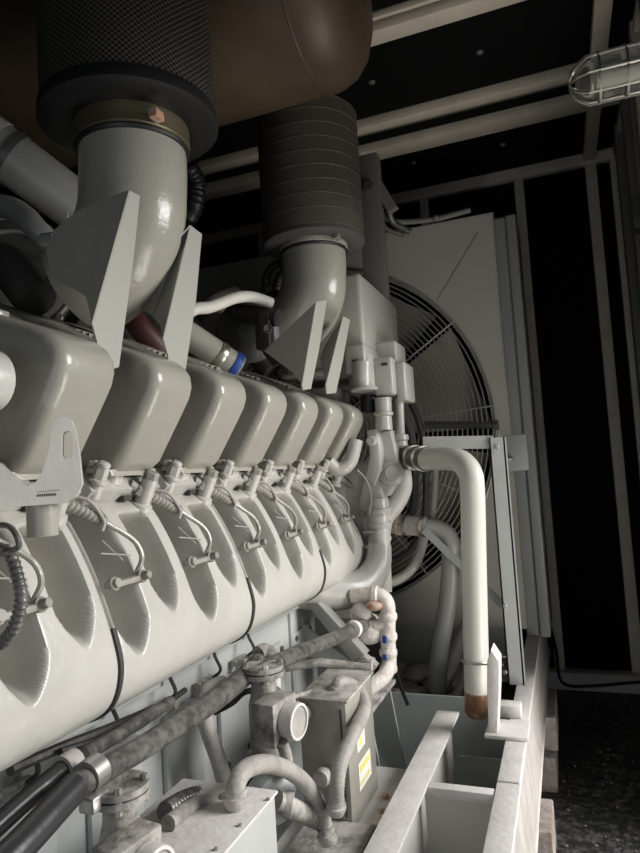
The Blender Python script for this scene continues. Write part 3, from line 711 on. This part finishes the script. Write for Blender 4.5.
b = B(); e = at(44, 240, Y=1.05); b.cyl(e, e+Vector((.045, -.01, -.008)), .014, 16); b.build('stub', 'pipedark', t)
b = B(); b.tube([at(-10, 205, Y=1.25), at(10, 208, Y=1.25), at(24, 216, Y=1.25), at(35, 228, Y=1.25), at(60, 255, Y=1.3)], .03, 16); tag(b.build('oil_pipe', 'pipedark'), 'curved grey oil pipe at the left edge above the dark turbo housing', 'pipe')
b = B(); b.tube([at(75, 215, Y=1.4), at(60, 205, Y=1.42), at(48, 214, Y=1.4)], .022, 14); tag(b.build('pipe_stub', 'pipedark'), 'short dark pipe stub beside the nearer elbow', 'pipe')
# dark mass of the engine valley
t = thing('intake_manifold', 'dark intake manifold in the shadowed engine valley behind the covers', 'manifold', (-1.6, 1.5, 1.3))
b = B(); b.lathe((-1.50, .2, 1.72), (0, 1, 0), [(0, .2), (.04, .24), (2.1, .24), (2.15, .2)], 32); b.build('plenum', 'darkgrey', t)
b = B()
for k in range(7): b.tube([(-1.5, .9+.26*k, 1.9), (-1.25, .9+.26*k, 1.92), (-1.12, .9+.26*k, 1.80)], .05, 14)
b.build('runner', 'darkgrey', t)
# far turbo group behind the covers
t = thing('wastegate_actuator', 'black turbo actuator with flange left of the farther elbow', 'actuator', at(245, 340, Y=2.0))
c = at(248, 332, Y=2.0)
u = Vector((.55, -.8, -.1)).normalized()
B().lathe(c, u, [(-.12, .05), (-.08, .085), (-.02, .095), (.0, .11), (.012, .11), (.02, .085), (.045, .05), (.05, .02)], 32).build('housing', 'dark', t)
b = B(); b.cyl(at(236, 312, Y=1.95), at(278, 318, Y=1.95), .03, 18); b.box(at(262, 330, Y=1.93)-Vector((.02, .02, .07)), at(262, 330, Y=1.93)+Vector((.035, .03, .06)), .01); b.build('arm_casting', 'dark', t)
b = B(); b.hexb(at(268, 329, Y=1.89), (0, -1, 0), .012, .014); b.torus(at(268, 329, Y=1.885), (0, 1, 0), .013, .003, 16, 6); b.build('bolt', 'steel', t)
b = B(); b.prism([at(276, 350, Y=1.95), at(284, 362, Y=1.95), at(272, 366, Y=1.95), at(262, 352, Y=1.95)], (0, .02, 0)); b.build('lever', 'dark', t)
b = B(); b.tube([at(180, 318, Y=1.6), at(195, 309, Y=1.65), at(210, 307, Y=1.7), at(235, 298, Y=1.8), at(252, 297, Y=1.88), at(271, 303, Y=1.95)], wid(6, at(230, 300, Y=1.75)), 14, 8)
tag(b.build('insulated_hose', 'white'), 'off-white wrapped hose crossing behind the second bracket blade', 'hose')
b = B(); b.tube([at(190, 372, Y=1.95), at(205, 350, Y=2.0), at(218, 326, Y=2.05), at(214, 312, Y=2.1), at(236, 300, Y=2.2)], .06, 18)
tag(b.build('exhaust_bend', 'paint'), 'grey pipe bend behind the black actuator', 'pipe')
t = thing('charge_air_hose', 'pale pipe with steel clamps and blue tape behind the third cover', 'pipe', at(205, 345, Y=1.8))
p0, p1 = at(180, 330, Y=1.7), at(238, 368, Y=1.85); B().tube([p0, p1], wid(14, at(205, 345, Y=1.75)), 20, 0).build('pipe', 'paint', t)
d = (p1-p0).normalized(); r3 = wid(14, at(205, 345, Y=1.75))
for f, mm in ((.60, 'chrome'), (.86, 'blue')): b = B(); b.lathe(p0.lerp(p1, f), d, [(0, r3*1.04), (.006, r3*1.08), (.02, r3*1.08), (.026, r3*1.04)], 22); b.build('clamp', mm, t, label='blue clamp tape' if mm == 'blue' else None)
b = B(); b.tube([at(128, 310, Y=1.5), at(140, 328, Y=1.5), at(160, 350, Y=1.55), at(170, 370, Y=1.6)], .034, 16)
tag(b.build('rubber_hose', 'red'), 'dark red hose between the first two bracket blades', 'hose')
b = B(); b.tube([at(290, 262, Y=2.4), at(275, 265, Y=2.4), at(266, 278, Y=2.4), at(266, 292, Y=2.4)], .018, 12, 8, rib=.15, ribn=.016); b.tube([at(296, 268, Y=2.4), at(281, 275, Y=2.4), at(276, 290, Y=2.4)], .018, 12, 8, rib=.15, ribn=.016)
tag(b.build('corrugated_conduit', 'dark'), 'pair of black corrugated conduits bending behind the farther elbow', 'conduit')
b = B(); b.tube([at(188, 165, Y=1.9), at(196, 185, Y=1.95), at(190, 215, Y=1.95), at(165, 240, Y=2.), (-1.42, 1.95, 1.88)], .034, 12, 8, rib=.07, ribn=.02)
tag(b.build('corrugated_duct', 'black'), 'black corrugated duct behind the nearer elbow', 'duct')

# ================================================================ front end castings
t = thing('control_cabinet', 'tall grey metal box behind the farther elbow at the engine front', 'cabinet', (-.8, 2.7, 1.75))
zt = at(364, 275, X=-.70).z
b = B(); b.box((-1.05, 2.44, 1.76), (-.70, 3.05, zt), .02, seg=3); b.build('body', 'shroud', t)
b = B(); b.box((-1.06, 2.43, 1.755), (-.69, 3.06, 1.775), .005); b.build('rim', 'shroud', t)
t = thing('support_column', 'grey upright column behind the farther air filter', 'column', (-.75, 2.9, 2.2))
q0, q1 = at(356, 165, Y=2.92), at(379, 280, Y=2.92)
b = B(); b.box((q0.x, 2.92, 2.15), (q0.x+.105, 3.0, 2.88), .004); b.build('post', 'frame', t)
b = B(); b.prism([at(364, 166, Y=2.95), at(373, 167, Y=2.95), at(397, 206, Y=2.95), at(388, 212, Y=2.95), at(372, 186, Y=2.95)], (0, .04, 0)); b.build('gusset_arm', 'frame', t)
b = B(); b.hexb(at(369, 187, Y=2.92), (0, -1, 0), .03, .02); b.build('bolt', 'darkgrey', t)
t = thing('front_gear_case', 'pale grey cast gear case with bosses and covers at the front of the engine', 'engine casting', (-.8, 2.7, 1.0))
YF_ = 2.55
def bxp(x0, y0, x1, y1, Ya, Yb, bev=.012):
    a = at(x0, y0, Y=Ya); c = at(x1, y1, Y=Ya); b.box((min(a.x, c.x), Ya, min(a.z, c.z)), (max(a.x, c.x), Yb, max(a.z, c.z)), bev, seg=3)
b = B(); b.box((-1.6, 2.54, .75), (-.86, 2.72, 1.72), .02); b.box((-1.1, 2.56, 1.0), (-.74, 2.74, 1.40), .03, seg=4); b.build('main_casting', 'cast', t)
b = B(); bxp(346, 346, 399, 390, 2.60, 2.78); bxp(352, 352, 372, 388, 2.45, 2.6); bxp(343, 345, 366, 372, 2.4, 2.6); bxp(372, 358, 394, 394, 2.5, 2.7); bxp(394, 362, 407, 400, 2.55, 2.72, .01)
b.cyl(at(362, 362, Y=2.42), at(362, 390, Y=2.42), .038, 20); b.lathe(at(364, 388, Y=2.42), (0, 0, -1), [(-.004, .05), (.006, .055), (.012, .05)], 24); b.build('upper_housing', 'cast', t)
b = B(); b.box(at(355, 361, Y=2.40)-Vector((.012, 0, .006)), at(355, 361, Y=2.40)+Vector((.012, .02, .006))); b.build('slot', 'dark', t)
b = B(); b.box(at(384, 364, Y=2.49)-Vector((.012, 0, .005)), at(384, 364, Y=2.49)+Vector((.012, .02, .005))); b.build('slot', 'dark', t)
b = B(); b.lathe(at(383, 398, Y=2.52), at(384, 430, Y=2.52)-at(383, 398, Y=2.52), [(0, .034), (.03, .034), (.055, .033), (.06, .040), (.07, .040), (.075, .033), (.13, .036)], 22)
b.lathe(at(399, 398, Y=2.62), at(401, 450, Y=2.62)-at(399, 398, Y=2.62), [(0, .019), (.15, .019), (.155, .033), (.175, .035), (.18, .028), (.2, .03), (.21, .02)], 20); b.build('oil_riser', 'cast', t)
b = B(); b.cyl(at(369, 395, Y=2.55), at(369, 412, Y=2.55), .035, 18); b.build('rubber_joint', 'black', t)
# swan neck castings left of risers
b = B(); b.tube([at(356, 440, Y=2.44), at(350, 462, Y=2.42), at(338, 470, Y=2.40), at(328, 462, Y=2.38)], wid(7, at(350, 460, Y=2.44)), 16); b.build('crossover_pipe', 'cast', t)
b = B()
b.prism([at(x, y, Y=2.55) for x, y in ((372, 432), (391, 430), (397, 455), (398, 478), (388, 496), (376, 500), (368, 470))], (0, .1, 0), .012, 3)
b.lathe(at(391, 474, Y=2.56), (.35, -1, .05), [(0, .052), (.02, .05), (.035, .03), (.05, .028)], 24)
b.prism([at(x, y, Y=2.54) for x, y in ((366, 470), (380, 478), (384, 500), (376, 530), (364, 540), (358, 500))], (0, .1, 0), .012, 3)
b.prism([at(x, y, Y=2.50) for x, y in ((366, 430), (376, 428), (380, 446), (381, 470), (374, 486), (364, 478), (369, 455))], (0, .1, 0), .012, 3)
b.lathe(at(372, 441, Y=2.50), (0, -1, 0), [(0, .022), (.012, .022), (.018, .014)], 18)
b.hexb(at(378, 441, Y=2.54), (0, -1, 0), .014, .014); b.build('water_pump_cover', 'cast', t)
b = B(); b.tube([at(402, 470, Y=2.65), at(403, 488, Y=2.65), at(395, 505, Y=2.63), at(384, 520, Y=2.6), at(380, 545, Y=2.58)], wid(9, at(400, 490, Y=2.65)), 18); b.build('water_elbow', 'cast', t)
b = B()
b.cyl(at(378, 500, Y=2.56), at(381, 592, Y=2.5), wid(11, at(380, 550, Y=2.52)), 22); 
for yy in (508, 522, 536, 575): b.lathe(at(379, yy, Y=2.54), (0, .1, -1), [(0, .048), (.01, .05), (.02, .048)], 22)
b.build('thermostat_column', 'cast', t)
b = B(); b.tube([at(357, 470, Y=2.40), at(366, 480, Y=2.42), at(371, 497, Y=2.42), at(369, 515, Y=2.42)], .0045, 8); b.build('thin_pipe', 'mid', t)
b = B(); b.box(at(372, 548, Y=2.48)-Vector((.03, 0, .01)), at(372, 548, Y=2.48)+Vector((.04, .02, .01)), .003); b.box(at(370, 532, Y=2.48)-Vector((.03, 0, .005)), at(370, 532, Y=2.48)+Vector((.03, .02, .005)), .003); b.build('strap', 'steel', t)
# outlet elbow under the casing's far end
t = thing('water_outlet', 'smooth pale fat elbow under the far end of the ribbed casing', 'pipe', at(350, 600, Y=2.3))
B().tube([at(300, 585, Y=2.2), at(322, 590, Y=2.25), at(345, 590, Y=2.3), at(364, 584, Y=2.36), at(377, 566, Y=2.42), at(380, 545, Y=2.45)], [wid(23, at(350, 595, Y=2.3)), wid(12, at(350, 595, Y=2.3))], 24, 8).build('elbow', 'cast', t, 60)

# triangular support plates under it
t = thing('engine_mount', 'grey gusseted engine mount under the far end of the casing', 'bracket', (-.9, 2.3, .6))
b = B(); b.prism([at(x, y, Y=2.2) for x, y in ((291, 616), (291, 655), (352, 662))], (0, .015, 0)); b.build('triangle_plate', 'block', t)
b = B(); po = [at(x, y, Y=2.15) for x, y in ((306, 603), (318, 603), (365, 655), (352, 662))]; b.prism(po, (0, .06, 0), .003); b.build('diagonal_bar', 'pipedark', t)
b = B(); b.box(at(276, 640, Y=2.1)-Vector((.03, 0, .2)), at(276, 612, Y=2.1)+Vector((.015, .03, .02)), .004); b.box(at(288, 640, Y=2.1)-Vector((.012, 0, .2)), at(288, 612, Y=2.1)+Vector((.008, .06, .02)), .004); b.build('upright', 'block', t)
b = B()
for y in (622, 636, 650): b.hexb(at(274, y, Y=2.095), (0, -1, 0), .012, .012)
b.build('bolt', 'darkgrey', t)
b = B(); b.tube([at(285, 668, Y=2.0), at(320, 662, Y=2.05), at(370, 668, Y=2.1)], .014, 10, 0); b.build('tie_bar', 'dusty', t)
b = B(); b.box((-1.2, 2.35, .30), (-.80, 2.36, .80)); b.build('back_plate', 'side', t)

# ================================================================ conduits, valves and boxes low on the engine side
t = thing('cable_conduit', 'thick black conduit sweeping along the engine side with a steel clamp', 'conduit', at(75, 790, X=-.74))
P1 = [at(-30, 895, X=-.72), at(20, 846, X=-.725), at(75, 787, X=-.74)]
P2 = [at(75, 787, X=-.74), at(137, 751, X=-.745), at(180, 723, X=-.755), at(220, 696, X=-.77), at(250, 671, X=-.79), at(264, 657, X=-.80)]
B().tube(P1, wid(15, P1[2]), 20).build('black_sleeve', 'blackcoat', t)
B().tube(P2, [wid(12.5, P2[0]), wid(10, P2[-1])], 20).build('grey_sleeve', 'conduit', t)
q = at(86, 778, X=-.742); d = at(100, 767, X=-.742)-q; b = B(); b.lathe(q, d, [(0, wid(16, q)), (d.length*.9, wid(16, q))], 22); b.build('clamp', 'steel', t)
b = B(); b.box(q+Vector((.0, -.02, -.045)), q+Vector((.03, .02, -.02)), .004); b.build('clamp_ear', 'steel', t)
t = thing('cable_conduit', 'second darker conduit running behind the thick black conduit', 'conduit', at(50, 780, X=-.8))
P3 = [at(-30, 850, X=-.80), at(20, 805, X=-.80), at(60, 772, X=-.80), at(82, 756, X=-.81), at(125, 731, X=-.83), at(170, 702, X=-.86)]
B().tube(P3[:4], wid(10, P3[2]), 16).build('black_sleeve', 'blackcoat', t); B().tube(P3[3:], wid(7, P3[4]), 14).build('grey_sleeve', 'conduit', t)
b = B(); b.lathe(at(62, 770, X=-.80), at(75, 761, X=-.80)-at(62, 770, X=-.80), [(0, .022), (.03, .022)], 18); b.build('coupling', 'greyhose', t)
b = B(); b.tube([at(10, 770, X=-.88), at(60, 748, X=-.88), at(110, 728, X=-.88), at(170, 702, X=-.9)], .010, 8); b.tube([at(60, 752, X=-.86), at(110, 735, X=-.86), at(150, 715, X=-.88), at(185, 690, X=-.9)], .007, 8)
tag(b.build('wire_harness', 'dark'), 'thin dark wires strapped behind the conduits', 'cable')
t = thing('cable_conduit', 'straight dirty conduit slanting down to the white wrapped pipe', 'conduit', at(330, 640, X=-.72))
b = B(); b.tube([at(258, 674, X=-.75), at(275, 664, X=-.74), at(300, 652, X=-.73), at(340, 636, X=-.72), at(382, 617, X=-.70)], wid(7, at(330, 640, X=-.72)), 18, 4); b.build('sleeve', 'conduit', t)
b = B()
for px, py in ((352, 630), (370, 623)): q = at(px, py, X=-.712); b.lathe(q, at(px+6, py-3, X=-.712)-q, [(0, wid(8.5, q)), (.015, wid(9, q)), (.03, wid(8.5, q))], 18)
b.build('coupling', 'lagging', t)
b = B(); b.tube([at(264, 690, X=-.80), at(245, 692, X=-.82), at(232, 703, X=-.84), at(215, 712, X=-.85)], .008, 8); tag(b.build('black_wire', 'black'), 'thin black wire looping left of the first control valve', 'wire')

def valve(px, py, X, s, lab1, flip=False):
    c = at(px, py, X=X); t = thing('control_valve', lab1, 'valve', c-Vector((0, 0, .2*s)))
    zt = .13*s
    b = B(); b.lathe(c+Vector((-.06*s, 0, -.17*s)), (0, 0, 1), [(0, .025*s), (.04*s, .025*s), (.06*s, .036*s), (.08*s, .04*s), (.18*s, .04*s), (.21*s, .032*s), (.26*s, .030*s)], 26); b.build('valve_body', 'valve', t)
    fl = []
    for z in (.080*s, .095*s, -.125*s, -.14*s): b = B(); b.lathe(c+Vector((-.06*s, 0, z)), (0, 0, 1), [(0, .052*s), (.011*s, .052*s)], 26); fl.append(b.build('flange', 'valve', t))
    for a in range(4):
        an = a*PI/2+.6
        for z in (.070*s, -.15*s): b = B(); b.hexb(c+Vector((-.06*s+math.cos(an)*.043*s, math.sin(an)*.043*s, z)), (0, 0, 1), .008*s, .045*s); b.build('flange_bolt', 'valve', fl[0 if z > 0 else 2])
    rot = Matrix.Rotation(math.radians(-8), 3, 'Z')
    b = B(); b.box(c+Vector((-.045*s, -.095*s, -.055*s)), c+Vector((.018*s, .01*s, .045*s)), .006*s, rot=rot); b.build('actuator_box', 'valve', t)
    dv = rot@Vector((1, 0, 0)); b = B(); b.lathe(c+dv*.02*s+Vector((0, -.042*s, -.005*s)), dv, [(0, .040*s), (.026*s, .042*s), (.034*s, .041*s), (.035*s, .035*s), (.030*s, .034*s)], 30); gr = b.build('gauge_ring', 'skid', t)
    b = B(); b.lathe(c+dv*.048*s+Vector((0, -.042*s, -.005*s)), dv, [(0, .034*s), (.003*s, .034*s)], 28); b.build('gauge_face', 'greyhose', gr)
    return t
valve(287, 710, -.68, 1.0, 'first dusty control valve with round gauge box, left of the panel box')
valve(150, 849, -.66, .90, 'nearer dusty control valve with round gauge box at the bottom left')
# elbow on top of valve one, joining conduit
b = B(); b.tube([at(258, 655, X=-.80), at(266, 652, X=-.79), at(271, 660, X=-.77), at(272, 676, X=-.75), at(272, 690, X=-.74)], wid(8.5, at(268, 660, X=-.79)), 18)
tag(b.build('conduit_elbow', 'dusty'), 'dusty elbow joining the thick conduit to the first valve', 'pipe')
b = B(); b.tube([at(120, 775, X=-.75), at(118, 788, X=-.74), at(116, 812, X=-.73)], .020, 16); tag(b.build('valve_neck', 'copper'), 'rusty neck above the nearer control valve', 'pipe')
# vertical pipe left
b = B(); b.tube([at(222, 683, X=-.86), at(208, 690, X=-.85), at(203, 705, X=-.84), at(208, 730, X=-.83), at(220, 765, X=-.82), at(228, 800, X=-.81)], wid(8, at(212, 740, X=-.83)), 16)
tag(b.build('oil_return_pipe', 'greyhose'), 'dusty upright pipe bending down from behind the conduit to the near cabinet', 'pipe')
# near cabinet
t = thing('terminal_box', 'white topped terminal box at the bottom edge', 'box', (-.65, 1.05, .45))
zc = .75
b = B(); b.box((-.78, .82, .40), (-.575, 1.165, zc-.004), .003); b.build('body', 'block', t)
b = B(); b.box((-.785, .815, zc-.006), (-.57, 1.17, zc), .002); b.build('lid', 'skid', t)
b = B()
for px, py in ((268, 800), (216, 850), (240, 826)): b.hexb(at(px, py, Z=zc), (0, 0, 1), .004, .004)
b.build('screw', 'steel', t)
# panel box
t = thing('panel_box', 'dusty grey upright panel box with warning stickers on its side', 'box', (-.64, 1.75, .43))
zp = .765
b = B(); b.box((-.715, 1.62, .432), (-.582, 1.86, zp-.006), .004); b.build('body', 'paint', t)
b = B(); b.box((-.722, 1.612, zp-.008), (-.575, 1.868, zp), .003); b.build('top', 'dusty', t)
b = B(); b.box((-.598, 1.613, .47), (-.594, 1.6195, .74)); b.build('door_gap', 'dark', t)
b = B(); b.box((-.5822, 1.69, .60), (-.5805, 1.76, .675)); ws = b.build('warning_sticker', 'sticker', t)
b = B(); b.prism([(-.5803, 1.705, .612), (-.5803, 1.735, .612), (-.5803, 1.72, .64)], (.0006, 0, 0)); b.build('warning_triangle', 'yellow', ws)
b = B(); b.box((-.5803, 1.735, .655), (-.5797, 1.765, .672)); b.build('red_print', 'redprint', ws)
b = B(); b.box((-.5822, 1.69, .50), (-.5805, 1.80, .57)); ls = b.build('lower_sticker', 'sticker', t)
b = B(); b.box((-.5803, 1.70, .545), (-.5797, 1.79, .562))
for k in range(4): b.box((-.5803, 1.70+.023*k, .510), (-.5797, 1.715+.023*k, .522))
b.build('yellow_print', 'yellow', ls)
b = B(); q = at(325, 773, Y=1.60); b.lathe(q, (0.1, -1, 0.1), [(-.02, .012), (.02, .012), (.022, .022), (.035, .024), (.045, .018)], 20); b.build('knob', 'dusty', t)
# panel support below
b = B(); b.box((-.70, 1.42, .43), (-.52, 1.62, .46), .004); tag(b.build('box_shelf', 'dusty'), 'dusty shelf in front of the panel box foot', 'shelf')
# flexible hoses
def hose(pts, w_, lab, ends=True, mt='greyhose'):
    p = [at(x, y, X=X) for x, y, X in pts]; t = thing('flexible_hose', lab, 'hose', p[-1])
    r_ = wid(w_, p[len(p)//2]); B().tube(p, r_, 16, 8, rib=.035, ribn=.009).build('hose', mt, t)
    if ends:
        for a, c in ((p[0], p[1]), (p[-1], p[-2])):
            b = B(); d = (c-a).normalized(); b.lathe(a-d*.012, d, [(0, r_*1.1), (.012, r_*1.35), (.022, r_*1.35), (.024, r_*1.15), (.035, r_*1.15)], 18); b.build('end_fitting', 'dusty', t)
    return t
hose([(236, 802, -.62), (236, 785, -.62), (246, 769, -.62), (268, 764, -.62), (293, 773, -.62), (312, 792, -.61), (323, 818, -.60), (328, 838, -.59)], 8, 'grey flexible hose arching from the terminal box to the shelf')
hose([(334, 694, -.64), (339, 683, -.63), (350, 684, -.61), (361, 694, -.585), (364, 710, -.565), (353, 734, -.55), (341, 762, -.55), (337, 785, -.55), (336, 808, -.56)], 6.5, 'grey flexible hose curving down the side of the panel box')
b = B(); b.tube([at(282, 742, X=-.66), at(287, 760, X=-.66), at(286, 775, X=-.66)], .014, 12); tag(b.build('stub_pipe', 'dusty'), 'short dusty pipe under the first control valve', 'pipe')
b = B(); b.tube([at(165, 812, X=-.72), at(185, 800, X=-.73), at(205, 795, X=-.73), at(225, 800, X=-.70)], .017, 12, 8, rib=.1, ribn=.012)
tag(b.build('braided_hose', 'conduit'), 'dark braided hose lying across the terminal box', 'hose')
b = B(); b.tube([at(168, 824, X=-.70), at(190, 808, X=-.70), at(214, 802, X=-.68), at(226, 812, X=-.66), at(226, 826, X=-.65)], .015, 12); b.ball(at(226, 806, X=-.66), .024, n=12)
tag(b.build('hose_fitting', 'dusty'), 'dusty elbow fitting on the lid of the terminal box', 'fitting')
t = thing('pump_motor', 'dusty round pump between the terminal box and the panel box', 'pump', at(275, 790, X=-.70))
c = at(268, 795, X=-.72); B().lathe(c, (.6, -.5, .1), [(-.10, .045), (-.04, .06), (.03, .06), (.05, .05), (.06, .03)], 26).build('housing', 'skidside', t)
b = B(); b.tube([at(276, 800, X=-.66), at(292, 808, X=-.64), at(318, 820, X=-.62)], .022, 16); b.lathe(at(284, 804, X=-.65), Vector((1, .3, -.2)), [(0, .028), (.02, .028)], 18); b.build('outlet', 'dusty', t)
b = B(); b.torus(c+Vector((.0, -.0, 0)), (.6, -.5, .1), .061, .004, 26, 6); b.build('band', 'dark', t)
# pipes from panel top to the right
b = B(); b.tube([at(300, 714, X=-.70), at(328, 699, X=-.70), at(350, 690, X=-.69)], .022, 14); tag(b.build('box_conduit', 'dusty'), 'short dusty conduit lying on the panel box', 'conduit')
b = B(); b.tube([at(285, 700, X=-.72), at(310, 692, X=-.7), at(330, 688, X=-.69), at(337, 700, X=-.66), at(337, 712, X=-.65)], .006, 10); b.lathe(at(337, 712, X=-.66), (0, 0, 1), [(0, .016), (.02, .016), (.022, .012), (.05, .012)], 14)
tag(b.build('cable_gland', 'dusty'), 'small cable and gland on top of the panel box', 'cable gland')
# white wrapped pipe
t = thing('wrapped_pipe', 'white tape-wrapped pipe with rusty stains bending down at the engine front', 'pipe', (-.65, 2.2, .65))
Xw = -.66; pw = [(352, 596), (366, 595), (379, 595), (387, 603), (388, 618), (388, 640), (389, 662), (384, 676), (372, 686), (350, 702), (335, 712)]
pts = [at(x, y, X=Xw) for x, y in pw]
for i, f in enumerate((.0, -.01, 0, 0, 0, 0, 0, 0, 0, 0, 0)): pass
pts = [at(x, y, Y=2.25 if i < 7 else 2.25-.05*(i-6)) for i, (x, y) in enumerate(pw)]
rw = wid(7.5, pts[4]); B().tube(pts, rw, 16, 6).build('pipe', 'lagging', t)
for i in (612, 632, 648, 664):
    q = at(388, i, Y=2.25); b = B(); b.lathe(q, (0, 0, -1), [(0, rw*1.02), (.008, rw*1.2), (.022, rw*1.2), (.03, rw*1.02)], 16); b.build('joint', 'lagging', t)
q = at(372, 595, Y=2.25); b = B(); b.lathe(q, (1, 0, 0), [(0, rw*1.02), (.006, rw*1.25), (.02, rw*1.25), (.026, rw)], 16); b.build('joint', 'lagging', t)
b = B(); b.ball(at(374, 606, Y=2.22), .026, (1.2, .8, .7), 10); b.build('rusty_lump', 'copper', t)
b = B(); b.ball(at(368, 632, Y=2.25), .055, (1.1, .8, .8), 14); b.ball(at(362, 612, Y=2.25), .04, n=12); b.tube([at(388, 622, Y=2.25), at(375, 626, Y=2.24), at(360, 628, Y=2.24), at(354, 640, Y=2.24), at(360, 655, Y=2.2)], .022, 12); b.build('wrapped_branch', 'lagging', t)
b = B(); b.box(at(386, 637, Y=2.25)-Vector((.004, rw+.010, .012)), at(386, 637, Y=2.25)-Vector((-.010, rw-.0, -.012))); b.build('blue_tape', 'blue', t)
b = B(); b.box(at(386, 655, Y=2.25)-Vector((.004, rw+.008, .008)), at(386, 655, Y=2.25)-Vector((-.010, rw-.0, -.010))); b.build('blue_tape', 'blue', t)
b = B(); b.tube([at(360, 655, Y=2.2), at(376, 668, Y=2.2)], .02, 10, 0); b.box(at(366, 664, Y=2.2)-Vector((.03, .03, .02)), at(366, 664, Y=2.2)+Vector((.03, .03, .02)), .008); tag(b.build('pipe_lug', 'dusty'), 'dusty lug beside the white wrapped pipe', 'bracket')
b = B(); b.tube([at(395, 668, Y=2.5), at(402, 690, Y=2.5), at(408, 705, Y=2.5)], .008, 8); tag(b.build('thin_hose', 'black'), 'thin black hose hanging right of the white wrapped pipe', 'hose')

for o in bpy.data.objects:
    if '_o' in o: del o['_o']
